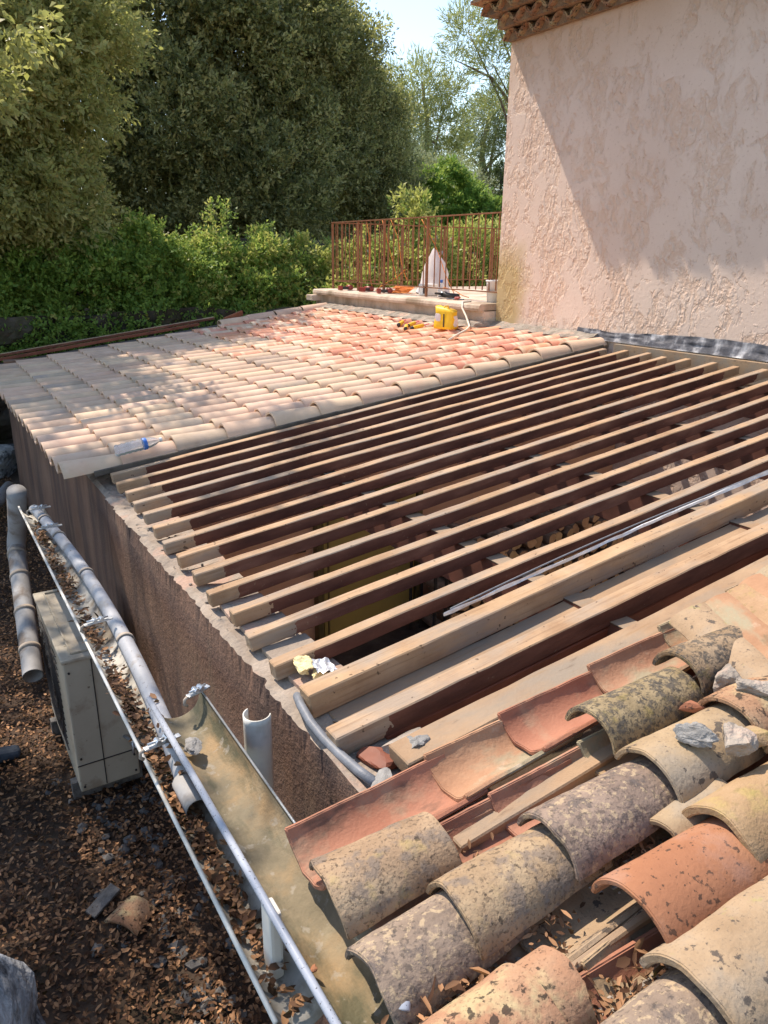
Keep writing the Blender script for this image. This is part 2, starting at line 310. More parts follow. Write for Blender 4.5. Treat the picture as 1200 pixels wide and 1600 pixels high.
def dup(o, parent=None):
    c = o.copy(); C.objects.link(c)
    if parent: c.parent = parent
    for k in list(o.children): dup(k, c)
    return c
def ordn(i): return ['', 'first', 'second', 'third', 'fourth', 'fifth', 'sixth', 'seventh', 'eighth', 'ninth', 'tenth', 'eleventh', 'twelfth', 'thirteenth', 'fourteenth', 'fifteenth', 'sixteenth', 'seventeenth', 'eighteenth', 'nineteenth', 'twentieth', 'twenty-first', 'twenty-second'][i]
def N3(p, sc=1.0, seed=0): return mnoise.noise(Vector((p[0]*sc+seed*13.7, p[1]*sc-seed*7.1, p[2]*sc+seed*3.3)))
TS = math.tan(SL)
def zr(x): return -1.3+TS*(x-.87)          # plane of the rafter tops
def rot_slope(tilt=0): return Matrix.Rotation(-(SL+tilt), 4, 'Y')

# ------------------------------------------------------------------ ground and terrain
def grid(name, x0, x1, y0, y1, nx, ny, zf, mat):
    xs = np.linspace(x0, x1, nx); ys = np.linspace(y0, y1, ny); mb = MB()
    mb.v = [(x, y, zf(x, y)) for y in ys for x in xs]
    mb.f = [(j*nx+i, j*nx+i+1, (j+1)*nx+i+1, (j+1)*nx+i) for j in range(ny-1) for i in range(nx-1)]; mb.mi = [0]*len(mb.f)
    return mb.build(name, mat, smooth=True)
GZ = -2.8
tag(grid('ground', -4, 7, -4, 12.1, 90, 120, lambda x, y: GZ+.05*N3((x, y, 0), 1.3)+.02*N3((x, y, 0), 5), 'soil'), kind='structure')
def terz(x, y):
    d = y-11.9
    if x > 7.0: d = max(d, .25)
    return -.95+min(1.1, max(0, (d-3.0))*.22)+.10*N3((x, y, 0), .5)+.05*N3((x, y, 0), 2)
def terr(x, y): return terz(x, y)
# one sheet to the horizon, dense near the garden
mb = MB(); xs = np.concatenate([np.linspace(-400, -14, 8), np.linspace(-12, 50, 100), np.linspace(60, 400, 8)]); ys = np.concatenate([np.linspace(11.95, 45, 70), np.linspace(60, 700, 10)])
mb.v = [(x, y, terr(x, y)) for y in ys for x in xs]; nx = len(xs)
mb.f = [(j*nx+i, j*nx+i+1, (j+1)*nx+i+1, (j+1)*nx+i) for j in range(len(ys)-1) for i in range(nx-1)]; mb.mi = [0]*len(mb.f)
tag(mb.build('garden_ground', 'soil', smooth=True), kind='structure')
tag(grid('terrain', -400, 400, -300, 12, 40, 20, lambda x, y: GZ-.12, 'soil'), kind='structure')

# retaining wall of rough rock along the back of the yard
def rockwall(name, x0, x1, y, z0, z1, nx, nz, amp, seed, thick=.5):
    mb = MB(); xs = np.linspace(x0, x1, nx); zs = np.linspace(z0, z1, nz)
    def P(x, z):
        q = Vector((x*1.1, 0, z*1.4)); d, pts = mnoise.voronoi(q+Vector((seed, 0, 0)))
        return (x, y-amp*(.6*min(1, (d[1]-d[0])*3)+.5*N3((x, 0, z), 2, seed)+.25*N3((x, 0, z), 7, seed)), z+(.12*N3((x, 0, z), 1.3, seed) if z > z1-.01 else 0))
    mb.v = [P(x, z) for z in zs for x in xs]
    mb.f = [(j*nx+i, j*nx+i+1, (j+1)*nx+i+1, (j+1)*nx+i) for j in range(nz-1) for i in range(nx-1)]
    o = len(mb.v); mb.v += [(x, y+thick, z1-.02) for x in xs]; b = (nz-1)*nx
    mb.f += [(b+i, b+i+1, o+i+1, o+i) for i in range(nx-1)]
    mb.mi = [0]*len(mb.f)
    return mb.build(name, 'rock_wall', smooth=False)
tag(rockwall('retaining_wall', -6, 9, 11.75, GZ-.1, -.88, 150, 26, .3, 2), 'rough dark rock retaining wall under the green bushes behind the roof', 'wall')
tag(rockwall('garden_wall', 3.5, 14, 15.6, -1.0, .30, 110, 14, .15, 5, .4), 'low brown stone wall behind the bushes at the foot of the dark trees', 'wall')

# ------------------------------------------------------------------ the low building
bld = empty('outbuilding', (0, 0, 0), 'low stucco outbuilding with its roof opened up, long outer wall beside the gutters', 'building')
# outer wall X .83-1.08, top -1.37 with broken, chipped edge
def slabwall(name, xo, xi, y0, y1, z0, z1, ny, nz, mats, jag=.02, seed=0, slant=0):
    mb = MB(); ys = np.linspace(y0, y1, ny); zs = np.linspace(z0, z1, nz); fs = []
    for j, z in enumerate(zs):
        for i, y in enumerate(ys):
            k = (z-z0)/(z1-z0); yy = y+(slant*(1-k) if i == ny-1 else 0)
            top = j == nz-1
            x = xo+.004*N3((0, y, z), 3, seed)
            if top: x += abs(.8*jag*N3((0, y, 0), 22, seed)+.5*jag*N3((0, y, 0), 9, seed)+.3*jag*N3((0, y, 0), 3, seed))
            mb.v.append((x, yy, z+(.3*jag*N3((0, y, 1), 12, seed) if top else 0)))
    for j in range(nz-1):
        for i in range(ny-1): fs.append((j*ny+i, (j+1)*ny+i, (j+1)*ny+i+1, j*ny+i+1))
    mb.f += fs; mb.mi += [0]*len(fs)
    # chipped top: three rows from outer to inner edge
    b = (nz-1)*ny; rows = [list(range(b, b+ny))]
    for q, kx in enumerate((.12, .35, .65, 1)):
        o = len(mb.v)
        for i, y in enumerate(ys): mb.v.append((xo+(xi-xo)*kx, y, z1+.012+.016*N3((q, y, 0), 9, seed)-(.0 if kx < 1 else .0)))
        rows.append(list(range(o, o+ny)))
    for a_, b_ in zip(rows[:-1], rows[1:]):
        for i in range(ny-1): mb.f.append((a_[i], b_[i], b_[i+1], a_[i+1])); mb.mi.append(1)
    o = len(mb.v); mb.v += [(xi, y, z0) for y in ys]
    for i in range(ny-1): mb.f.append((rows[-1][i], o+i, o+i+1, rows[-1][i+1])); mb.mi.append(2)
    for e in (0, ny-1):
        side = [j*ny+e for j in range(nz)]+[r_[e] for r_ in rows[1:]]+[o+e]; mb.f.append(tuple(side)); mb.mi.append(0)
    return mb.build(name, mats, bld)
slabwall('wall', .83, 1.10, -.6, 4.42, GZ-.5, -1.385, 260, 24, ['outer_wall', 'wall_top', 'inner_wall'], .028, 1, -.9)
slabwall('wall', .862, 1.12, 3.4, 9.6, GZ-.5, -1.41, 120, 20, ['outer_wall', 'wall_top', 'inner_wall'], .004, 3)
mb = MB(); mb.box((3.2, 9.7, -2.15), (4.6, .2, 1.9)); mb.build('wall', 'outer_wall', bld)
mb = MB(); mb.v = [(1.10, 4.52, -3.4), (5.34, 4.52, -3.4), (5.34, 4.52, zr(5.34)-.16), (1.10, 4.52, zr(1.1)-.16), (1.10, 4.66, -3.4), (5.34, 4.66, -3.4), (5.34, 4.66, zr(5.34)-.16), (1.10, 4.66, zr(1.1)-.16)]
mb.f = [(0, 1, 2, 3), (4, 7, 6, 5), (0, 4, 5, 1), (1, 5, 6, 2), (2, 6, 7, 3), (3, 7, 4, 0)]; mb.mi = [0]*6; mb.build('partition', 'inner_wall', bld)
mb = MB(); mb.box((3.1, -.5, -2.3), (4.5, .2, 2.0)); mb.build('wall', 'inner_wall', bld)
tag(grid('floor', 1.0, 5.4, -.5, 4.6, 4, 4, lambda x, y: -3.35, 'floor_clay'), kind='structure')
mb = MB(); mb.v = [(x, y, z) for y in (.98, 1.10) for (x, z) in ((1.10, -3.4), (5.34, -3.4), (5.34, zr(5.34)-.2), (1.10, zr(1.1)-.2))]; mb.f = [(0, 1, 2, 3), (4, 7, 6, 5), (0, 4, 5, 1), (1, 5, 6, 2), (2, 6, 7, 3), (3, 7, 4, 0)]; mb.mi = [0]*6; mb.build('partition', 'inner_cream', bld)  # unseen cream partition, added to bounce sunlight back into the room
# cabinet doors in the partition
dr = MB().box((2.70, 4.49, -2.5), (.80, .05, 1.7)).build('door', 'door_olive', bld, bevel=.006)
mb = MB()
for x in (2.265, 3.135): mb.box((x, 4.485, -2.5), (.045, .07, 1.76))
mb.box((2.70, 4.485, -1.625), (.825, .07, .045)); mb.build('frame', 'door_edge', dr, bevel=.004)
MB().box((2.335, 4.462, -2.5), (.012, .012, 1.66)).build('hinge_strip', 'door_edge', dr)
MB().box((2.12, 4.50, -1.98), (.10, .03, .07)).build('switch_plate', 'dark_metal', bld, bevel=.004)
# purlins
for i, x in enumerate((1.95, 2.95, 3.95, 4.9)):
    mb = MB(); zt = zr(x)-.058; mb.box((x+.04, 2.65, zt-.10), (.085, 3.9, .20), mi=1); mb.box((x+.04, 2.65, zt-.0), (.085, 3.9, .006)); p = mb.build('purlin', ['bare_plank', 'brown_paint'])
    tag(p, ['dark sided purlin crossing under the rafters above the olive door', 'second purlin up from the outer wall, crossing over the firewood', 'third purlin up, crossing the rafters before the house wall', 'uppermost purlin under the rafters, nearest the pink house wall'][i], 'beam', 'purlins under the rafters')
# wood for sills of purlins gets its own dark paint: sides dark, top bare
# (object coordinates run in world metres here, so the paint rule of the rafters holds)
ledger = MB().box((5.30, 2.3, zr(5.3)-.06), (.06, 4.6, .17)).build('ledger_board', 'bare_plank', None, bevel=.003)
tag(ledger, 'tan ledger board along the house wall carrying the upper rafter ends', 'board')

# rafters
def beam(name, x0, x1, y, w_, h, mat, dz=0, skew=0, seed=0, dz1=None):
    n = 40; L = (x1-x0)/math.cos(SL); mb = MB(); random.seed(seed)
    dz1 = dz if dz1 is None else dz1
    for i in range(n+1):
        t = i/n; x = L*t; wob = .008*N3((x, 0, seed*1.7), .9); wz = .006*N3((x, 5, seed*1.7), 1.1)
        for (a, b) in ((0, 0), (-w_, 0), (-w_, -h), (0, -h)):
            c = .0025*N3((x*8, a*30, b*30+seed), 1)
            mb.v.append((x, a+wob+c+skew*t, b+wz+c*.7+(dz1-dz)*t))
    for i in range(n):
        for k in range(4): mb.f.append((i*4+k, i*4+(k+1) % 4, (i+1)*4+(k+1) % 4, (i+1)*4+k))
    mb.f += [(3, 2, 1, 0), (n*4, n*4+1, n*4+2, n*4+3)]; mb.mi = [0]*len(mb.f)
    o = mb.build(name, mat); o.location = (x0, y, zr(x0)+dz); o.rotation_euler = (0, -SL, 0)
    # soften the long edges
    bm = bmesh.new(); bm.from_mesh(o.data)
    es = [e for e in bm.edges if len(e.link_faces) == 2 and e.calc_face_angle(0) > .8]
    bmesh.ops.bevel(bm, geom=es, offset=.004, segments=1, affect='EDGES'); bm.to_mesh(o.data); bm.free()
    return o
RY = [4.66, 4.435, 4.235, 4.03, 3.81, 3.595, 3.38, 3.16, 2.945, 2.72, 2.51, 2.32, 2.095]
RX0 = [.925, .905, .91, .90, .895, .885, .87, .873, .874, .86, .877, .862, .86]
for i, (y, x0) in enumerate(zip(RY, RX0)):
    o = beam('rafter', x0, 5.20+.02*((i*7) % 3), y, .054, .060, 'rafter_wood', dz=.002*((i*5) % 3), skew=[.0, .0, -.02, .0, .01, 0, .0, .01, 0, .02, 0, 0, .02][i], seed=i+1)
    tag(o, ordn(i+1)+' brown sided rafter counted from the finished tile roof', 'rafter', 'rafters of the open roof')
o = beam('timber', .862, 5.25, 1.865, .073, .088, 'pale_beam', dz=.022, skew=.055, seed=31); tag(o, 'thick unpainted new timber lying on top beside the silver foil strip', 'beam')
o = beam('plank', .93, 5.25, 1.808, .118, .030, 'bare_plank', dz=-.068, skew=.01, seed=32); tag(o, 'pale flat plank between the thick new timber and the last brown rafter', 'board')
o = beam('rafter', .848, 5.25, 1.655, .070, .075, 'rafter_wood', dz=0, skew=-.01, seed=33); tag(o, 'broad chipped rafter nearest the old tiles, its side painted dark brown', 'rafter', 'rafters of the open roof')
o = beam('beam', 1.02, 5.25, 1.645, .055, .17, 'red_brown', dz=-.082, skew=-.01, seed=34); tag(o, 'deep red brown beam directly beneath the last open rafter', 'beam')
o = beam('plank', .955, 5.25, 1.478, .105, .055, 'bare_plank', dz=-.005, skew=.0, seed=35); tag(o, 'weathered tan plank along the edge of the old tile rows', 'board')
o = beam('plank', .9, 5.25, 1.150, .075, .055, 'bare_plank', dz=-.005, seed=36); tag(o, 'sunlit bare rafter showing through the gap between two old pan rows', 'board')
for y in (.94, .725, .52, .31):
    o = beam('rafter', .9, 5.2, y, .06, .06, 'brown_paint', dz=-.078, seed=int(y*50)); tag(o, 'bare rafter under the ' + {94: 'second', 72: 'third', 52: 'fourth', 31: 'nearest'}[int(y*100)] + ' column of old cover tiles', 'rafter', 'rafters under the old tiles')

# slabs and lumps on the wall head
def chunk(name, loc, size, mat, seed, label, cat='stone', rz=0, sub=3, amp=.28, group=None, flat=.8):
    bm = bmesh.new(); bmesh.ops.create_icosphere(bm, subdivisions=sub, radius=1)
    for v in bm.verts:
        p = v.co.copy(); m_ = max(abs(p.x), abs(p.y), abs(p.z)); p = p*(1-flat)+p/m_*flat*.85
        n1 = N3(p, 1.1, seed); n2 = N3(p, 2.7, seed+3); n3 = N3(p, 7, seed+5)
        # planar breaks
        for k in range(4):
            d = Vector((math.sin(seed*3.1+k*2.2), math.cos(seed*1.7+k*1.9), math.sin(seed+k*1.3)*.8)).normalized(); lim = .62+.12*math.sin(seed*5+k*3)
            q = p.dot(d)
            if q > lim: p -= d*(q-lim)
        p *= 1+amp*n1+amp*.5*n2+amp*.22*n3
        v.co = Vector((p.x*size[0]/2, p.y*size[1]/2, p.z*size[2]/2))
    me = bpy.data.meshes.new(name); bm.to_mesh(me); bm.free(); me.materials.append(MATS[mat])
    o = bpy.data.objects.new(name, me); C.objects.link(o); o.location = loc; o.rotation_euler = (0, 0, rz)
    return tag(o, label, cat, group)
wt = -1.385+.012
for k, y in enumerate((2.62, 2.41, 2.2, 1.985)):
    mb = MB().box((0, 0, 0), (.18, .135, .022)); o = mb.build('clay_slab', 'wall_top', bevel=.004)
    o.location = (.99+.004*k, y, wt+.014); o.rotation_euler = (0, -.06, .04*k-.05)
    tag(o, 'flat clay slab on the wall head between rafter ends, '+['fourth', 'third', 'second', 'first'][k]+' before the thick timber', 'slab', 'clay slabs on the wall head')
o = chunk('broken_brick', (1.03, 1.50, -1.335), (.15, .12, .07), 'mortar', 4, 'broken pale brick beneath the end of the last rafter', 'brick', .3, amp=.1)
o = chunk('broken_brick', (.95, 1.515, -1.36), (.10, .14, .05), 'red_brown', 14, 'dark red broken brick beside the pale brick at the wall end', 'brick', .2, amp=.08)
o = chunk('mortar_lump', (1.02, 1.445, -1.30), (.09, .07, .055), 'concrete_block', 6, 'round grey lump of concrete by the red pan tile', 'lump', 0, 4, .3, flat=.3)
o = chunk('mortar_block', (.885, 1.385, -1.335), (.085, .075, .07), 'concrete_block', 8, 'square grey block at the end of the grey conduit', 'block', .5, 3, .08)
mb = MB(); pth = [(.875, 1.90, -1.345), (.862, 1.87, -1.325), (.85, 1.82, -1.325), (.842, 1.74, -1.335), (.845, 1.66, -1.345), (.852, 1.57, -1.348), (.86, 1.48, -1.345), (.868, 1.40, -1.335)]
tag(mb.tube(pth, .0145, 12).build('conduit', 'cable_grey', smooth=True), 'thick grey conduit curving along the broken wall head', 'pipe')
# render skirt rising at the broken end of the wall
mb = MB(); ys = np.linspace(.6, 1.62, 40)
for y in ys:
    h = -1.385+.022*N3((0, y, 0), 7, 2)+.03; mb.v += [(.826, y, -1.50), (.822+.006*N3((0, y, 3), 9), y, h), (.85, y, h-.004), (.86, y, -1.40)]
for i in range(len(ys)-1):
    for k in range(3): mb.f.append((i*4+k, i*4+k+1, (i+1)*4+k+1, (i+1)*4+k)); mb.mi.append(0 if k == 0 else 1)
mb.build('render_edge', ['outer_wall', 'wall_top'], bld)
# yellow foam with crumpled foil
t = empty('insulation_scrap', (.98, 2.0, -1.33), 'yellow foam blob with crumpled foil stuck between two rafter ends', 'insulation')
o = chunk('foam', (-.03, .015, .02), (.06, .085, .055), 'foam_yellow', 3, None, None, .3, 4, .5, flat=.1); o.parent = t
o = chunk('foam', (.0, -.045, .0), (.05, .07, .03), 'foam_yellow', 9, None, None, -.5, 4, .5, flat=.1); o.parent = t
mb = MB(); 
for i in range(8):
    for j in range(8): x = (i-3.5)*.012; y = (j-3.5)*.014; mb.v.append((x+.03, y-.03, .02+.02*N3((x, y, 0), 45)-.3*x))
for i in range(7):
    for j in range(7): mb.f.append((i*8+j, i*8+j+1, (i+1)*8+j+1, (i+1)*8+j)); mb.mi.append(0)
mb.build('foil', 'foil', t)
# foil strip along the thick timber
mb = MB(); n = 90
for i in range(n+1):
    u = i/n; x = 1.45+3.75*u; yb = 1.885+.055*(x-.86)/4.4; wv = .004+.022*(u**.8)
    up = .02+.028*math.sin(u*5.2+.3)**2*u
    for k in range(5):
        q = k/4; mb.v.append((x, yb+.004+wv*q+.003*N3((x*6, q*2, 0)), zr(x)+up+.012*math.sin(q*3.1)+.006*N3((x*9, q*3, 1))))
for i in range(n):
    for k in range(4): mb.f.append((i*5+k, i*5+k+1, (i+1)*5+k+1, (i+1)*5+k)); mb.mi.append(0)
tag(mb.build('foil_strip', 'foil'), 'long silver foil strip lying along the thick new timber', 'foil')
mb = MB(); mb.tube([(1.5+3.7*u, 1.925+.06*u+.02*math.sin(u*9), zr(1.5+3.7*u)+.018+.03*math.sin(u*4)**2*u) for u in np.linspace(0, 1, 50)], .0035, 6)
tag(mb.build('cable', 'cable_grey', smooth=True), 'thin grey cable running beside the silver foil strip', 'cable')

# ------------------------------------------------------------------ clay tiles
def arc_tile(L=.44, w0=.20, w1=.16, h0=.075, h1=.062, th=.013, seed=0, rough=.0, conc=False, na=16, nl=12, chip=0):
    """canal tile: x from the lower end (0) to the upper end (L); convex, or a pan when conc"""
    mb = MB(); sg = -1 if conc else 1
    def ring(t, off):
        w_ = w0+(w1-w0)*t; h = h0+(h1-h0)*t; a = w_/2; Rr = (a*a+h*h)/(2*h); am = math.asin(min(1, a/Rr)) if h <= a else math.pi-math.asin(a/Rr)
        out = []
        for k in range(na+1):
            th_ = -am+2*am*k/na; x = L*t
            y = (Rr+off)*math.sin(th_); z = (Rr+off)*math.cos(th_)-Rr*math.cos(am)
            if rough:
                d = rough*(N3((x*9, y*9, 0), 1, seed)+.45*N3((x*30, y*30, 0), 1, seed+2)); z += d; y += d*.4
                if t == 0: x += rough*2.2*abs(N3((0, y*14, 1), 1, seed)); 
                if t == 1: x -= rough*2.2*abs(N3((0, y*14, 4), 1, seed))
                if t > .99 and chip and k < na*.3: x -= chip*(1-k/(na*.3))
                if t < .01 and chip < 0 and k > na*.65: x += -chip*(k-na*.65)/(na*.35)
            out.append((x, y, sg*z))
        return out
    top = [ring(i/nl, 0) for i in range(nl+1)]; bot = [ring(i/nl, -th) for i in range(nl+1)]
    n = na+1; mb.v = [v for r_ in top for v in r_]+[v for r_ in bot for v in r_]; o = (nl+1)*n
    for i in range(nl):
        for k in range(na):
            mb.f.append((i*n+k, i*n+k+1, (i+1)*n+k+1, (i+1)*n+k)); mb.f.append((o+i*n+k, o+(i+1)*n+k, o+(i+1)*n+k+1, o+i*n+k+1))
        mb.f.append((i*n, (i+1)*n, o+(i+1)*n, o+i*n)); mb.f.append((i*n+na, o+i*n+na, o+(i+1)*n+na, (i+1)*n+na))
    for i in (0, nl):
        for k in range(na): mb.f.append((i*n+k, o+i*n+k, o+i*n+k+1, i*n+k+1))
    mb.mi = [0]*len(mb.f); return mb
def finish_tile(o, bev=.003):
    """smooth the faces but keep the rim crisp"""
    me = o.data; me.polygons.foreach_set('use_smooth', [True]*len(me.polygons))
    bm = bmesh.new(); bm.from_mesh(me)
    for e in bm.edges:
        if len(e.link_faces) == 2 and e.calc_face_angle(0) > .7: e.smooth = False
    if bev: bmesh.ops.bevel(bm, geom=[e for e in bm.edges if not e.smooth], offset=bev, segments=2, affect='EDGES')
    bm.to_mesh(me); bm.free()
def put(o, x, y, dz, tilt=0, rz=0, rx=0):
    o.location = (x, y, zr(x)+dz); o.rotation_euler = (rx, -(SL+tilt), rz); return o
# finished part of the roof: one-piece tiles with a cover and a small pan
def roman(L=.45, p=.2185, cw=.168, ch=.064, th=.014, seed=0):
    prof = []
    for k in range(7):
        q = k/6; y = -p/2+.006+q*(p-cw-.006); prof.append((y, .006-.010*math.sin(q*math.pi)))
    y0 = -p/2+p-cw; a = cw/2; Rr = (a*a+ch*ch)/(2*ch); am = math.asin(min(1, a/Rr)) if ch <= a else math.pi-math.asin(a/Rr)
    for k in range(13):
        th_ = -am+2*am*k/12; prof.append((y0+a+Rr*math.sin(th_)+.004, Rr*math.cos(th_)-Rr*math.cos(am)+.004))
    mb = MB(); nl = 5; n = len(prof)
    for off in (0, -th):
        for i in range(nl+1):
            t = i/nl
            for k, (y, z) in enumerate(prof):
                tw = 1-.09*t; mb.v.append((L*t+.002*N3((0, y*20, t), 1, seed), y*tw, z*(1-.16*t)+off+.0012*N3((L*t*8, y*8, off), 1, seed)))
    o = (nl+1)*n
    for i in range(nl):
        for k in range(n-1):
            mb.f.append((i*n+k, i*n+k+1, (i+1)*n+k+1, (i+1)*n+k)); mb.f.append((o+i*n+k, o+(i+1)*n+k, o+(i+1)*n+k+1, o+i*n+k+1))
        mb.f.append((i*n+n-1, o+i*n+n-1, o+(i+1)*n+n-1, (i+1)*n+n-1)); mb.f.append((i*n, (i+1)*n, o+(i+1)*n, o+i*n))
    for i in (0, nl):
        for k in range(n-1): mb.f.append((i*n+k, o+i*n+k, o+i*n+k+1, i*n+k+1))
    mb.mi = [0]*len(mb.f); return mb
protos = {}
for mt in ('new_tile_sand', 'new_tile_rose', 'new_tile_grey'):
    protos[mt] = []
    for sdd in range(2):
        o = roman(seed=sdd).build('clay_tile', mt); finish_tile(o, .002); protos[mt].append(o)
random.seed(11); used = set(); EXP = .352; X0T = .66; NC = 22; NR = 13
grp = 'new clay tiles on the finished roof'
LB = {'new_tile_sand': 'sand coloured tile, %s course from the eave, %s row behind the verge', 'new_tile_rose': 'rose and cream tile, %s course from the eave, %s row behind the verge', 'new_tile_grey': 'dull brownish tile, %s course from the eave, %s row behind the verge'}
for r_ in range(NR):
    for c_ in range(NC):
        x = X0T+r_*EXP; y = 4.99+c_*.2185
        rose = max(0, min(.95, (x-2.7)*.75+(.12 if y > 6 else -.25))) if x > 2.4 else 0
        grey = .15 if (x < 3 and y > 6.3) else .05
        q = random.random(); mt = 'new_tile_rose' if q < rose*1.08 else ('new_tile_grey' if q < rose+grey else 'new_tile_sand')
        src = protos[mt][random.randrange(2)]
        if src.name in used: o = src.copy(); C.objects.link(o)
        else: o = src; used.add(src.name)
        put(o, x+random.uniform(-.006, .006), y+random.uniform(-.004, .005), .019+random.uniform(0, .005), -.045, random.uniform(-.013, .013))
        tag(o, LB[mt] % (ordn(r_+1), ordn(c_+1)), 'roof tile', grp)
for mt in protos:
    for o in protos[mt]:
        if o.name not in used: bpy.data.objects.remove(o)
# verge row along the open edge
vt = arc_tile(.44, .215, .175, .080, .062, .015, seed=3, rough=.0015, na=18, nl=6).build('verge_tile', 'new_tile_sand'); finish_tile(vt, .002)
for r_ in range(NR):
    o = vt if r_ == 0 else vt.copy()
    if r_: C.objects.link(o)
    if r_ in (2, 8): o.data = o.data.copy(); o.data.materials[0] = MATS['new_tile_grey' if r_ == 2 else 'new_tile_sand']
    put(o, .665+r_*EXP*1.0, 4.812+random.uniform(-.004, .004), .018, -.052, random.uniform(-.01, .01))
    tag(o, ordn(r_+1)+' verge tile up from the gutter along the open rafters', 'roof tile', 'verge tiles beside the open rafters')
o = beam('verge_strip', .84, 5.25, 4.712, .020, .035, 'plank_strip', dz=.018, seed=51); tag(o, 'dark strip under the verge tiles along the first rafter', 'strip')
# deck under the new tiles
mb = MB()
def deck(x0, x1, y0, y1, dz, th, name, mat, label, cat):
    mb = MB(); vs = [(x, y, zr(x)+dz-k*th) for k in (0, 1) for x in (x0, x1) for y in (y0, y1)]
    mb.v = vs; mb.f = [(0, 1, 3, 2), (4, 6, 7, 5), (0, 4, 5, 1), (2, 3, 7, 6), (0, 2, 6, 4), (1, 5, 7, 3)]; mb.mi = [0]*6
    return tag(mb.build(name, mat), label, cat)
deck(.93, 5.3, 4.73, 9.72, -.006, .03, 'under_boarding', 'plank_strip', 'dark boarding under the finished clay tiles', 'boarding')
deck(1.10, 5.3, -.4, 1.10, -.085, .02, 'under_boarding', 'plank_strip', 'dark boarding below the old tile rows', 'boarding')
# far verge boards
for k, (y, dz, x0, x1, lb) in enumerate(((9.96, .10, .2, 3.35, 'brown board lying along the far edge of the finished roof'), (10.05, .135, .1, 3.6, 'outermost dark board beyond the far edge of the finished roof'))):
    o = beam('verge_board', x0, x1, y, .055, .035, 'rafter_wood' if k else 'red_brown', dz=dz, skew=.12, seed=60+k); tag(o, lb, 'board', 'boards along the far roof edge')
deck(.75, 5.2, 9.7, 10.0, .04, .10, 'verge_ledge', 'plank_strip', 'dark ledge behind the far tile edge', 'ledge')
o = arc_tile(.40, .2, .17, .07, .06, seed=5).build('ridge_tile', 'new_tile_sand'); finish_tile(o)
ridge0 = o
for k, (x, y) in enumerate(((3.55, 9.80), (3.95, 9.83), (4.35, 9.80), (4.75, 9.78))):
    q = ridge0 if k == 0 else ridge0.copy()
    if k: C.objects.link(q)
    put(q, x, y, .055, 0, random.uniform(-.03, .03)); tag(q, ordn(k+1)+' cream cap tile along the far upper roof edge, counted from the left', 'roof tile', 'cap tiles on the far roof edge')
o = MB().box((0, 0, 0), (.30, .02, .075)).build('tile_shard', 'old_tile_red', bevel=.004); o.location = (3.80, 9.93, zr(3.8)+.12); o.rotation_euler = (.3, -.3, .15)
tag(o, 'thin reddish shard leaning at the far edge of the finished roof', 'shard')

# old tiles in the foreground
OG = 'old clay tiles in the foreground'
def old(kind, x, y, mat, label, L=.42, dz=0, tilt=0, rz=0, rx=0, seed=1, w0=.205, w1=.165, h0=.082, h1=.068, th=.014, chip=0, rough=.0046):
    conc = kind == 'pan'
    o = arc_tile(L, w0, w1, h0, h1, th, seed, rough, conc, 20, 16, chip).build('pan_tile' if conc else 'cover_tile', mat); finish_tile(o, .003)
    if conc: dz = -.042+h0+(dz+.045)*.15; tilt = -.045
    else:
        if dz > .03: dz = .032+(dz-.03)*.95
        if tilt < 0: tilt = -.042
    put(o, x, y, dz, tilt, rz, rx); return tag(o, label, 'roof tile', OG)
# pan row at the edge, from the gutter up
P1 = 1.262
old('pan', .575, P1-.015, 'red_pan', 'large clean red pan tile reaching out over the gutter', .48, -.045, -.02, .02, seed=1, w0=.21, w1=.19, h0=.07, h1=.06)
old('pan', .985, P1, 'old_pan', 'mossy grey green pan tile lying in the red pan', .42, -.028, -.02, .01, seed=2, w0=.20, w1=.175, h0=.062)
old('pan', 1.245, P1+.005, 'red_pan', 'reddish pan tile, third up from the gutter at the open edge', .46, -.018, -.02, .01, seed=3, w0=.20, w1=.18, h0=.062)
old('pan', 1.60, P1+.01, 'old_pan', 'salmon pan tile, fourth up from the gutter at the open edge', .44, -.012, -.02, .01, seed=4, w0=.20, w1=.18, h0=.062)
old('pan', 1.93, P1+.02, 'old_pan', 'pan tile beneath the stack of tiles, fifth up from the gutter', .44, -.006, -.02, .01, seed=5, w0=.20, w1=.18, h0=.062)
old('pan', 2.28, P1+.02, 'old_tile_pale', 'pale pan tile beyond the stack at the open edge', .44, 0, -.02, .01, seed=6, w0=.20, w1=.18, h0=.062)
old('pan', 2.64, P1+.02, 'old_pan', 'highest pan tile in the row beside the tan plank', .44, .004, -.02, .01, seed=7, w0=.20, w1=.18, h0=.062)
# pan row 2
P2 = 1.035
for k, (x, mt, lb) in enumerate(((.59, 'old_pan', 'orange pan tile mostly covered beside the gutter end'), (.86, 'red_pan', 'smooth purplish pan tile under the removed cover tile'), (1.03, 'old_pan', 'broad ochre stained pan tile next to the bare rafter'), (1.33, 'old_pan', 'yellowish broken edged pan tile below the lichen tile'), (1.62, 'old_pan', 'sandy pan tile beside the brick sliver'), (1.92, 'old_pan', 'pan tile under the rubble near the stack'))):
    old('pan', x, P2+.012, mt, lb, .44, -.052+.010*k, -.02, .015*((k % 3)-1), seed=20+k, w0=.20, w1=.18, h0=.062)
# pan row 3
P3 = .80
for k, (x, mt, lb) in enumerate(((.57, 'old_pan', 'leaf strewn pan tile nearest the gutter under the orange cover'), (.86, 'old_tile_pale', 'pale sandy pan tile under the arch of the red cover tile'), (1.2, 'old_pan', 'pan tile full of pine needles behind the red cover tile'), (1.52, 'old_pan', 'pan tile between the grey stones and the yellow cover'))):
    old('pan', x, P3+.01, mt, lb, .44, -.055+.010*k, -.02, .02*((k % 3)-1), seed=30+k, w0=.205, w1=.18, h0=.062)
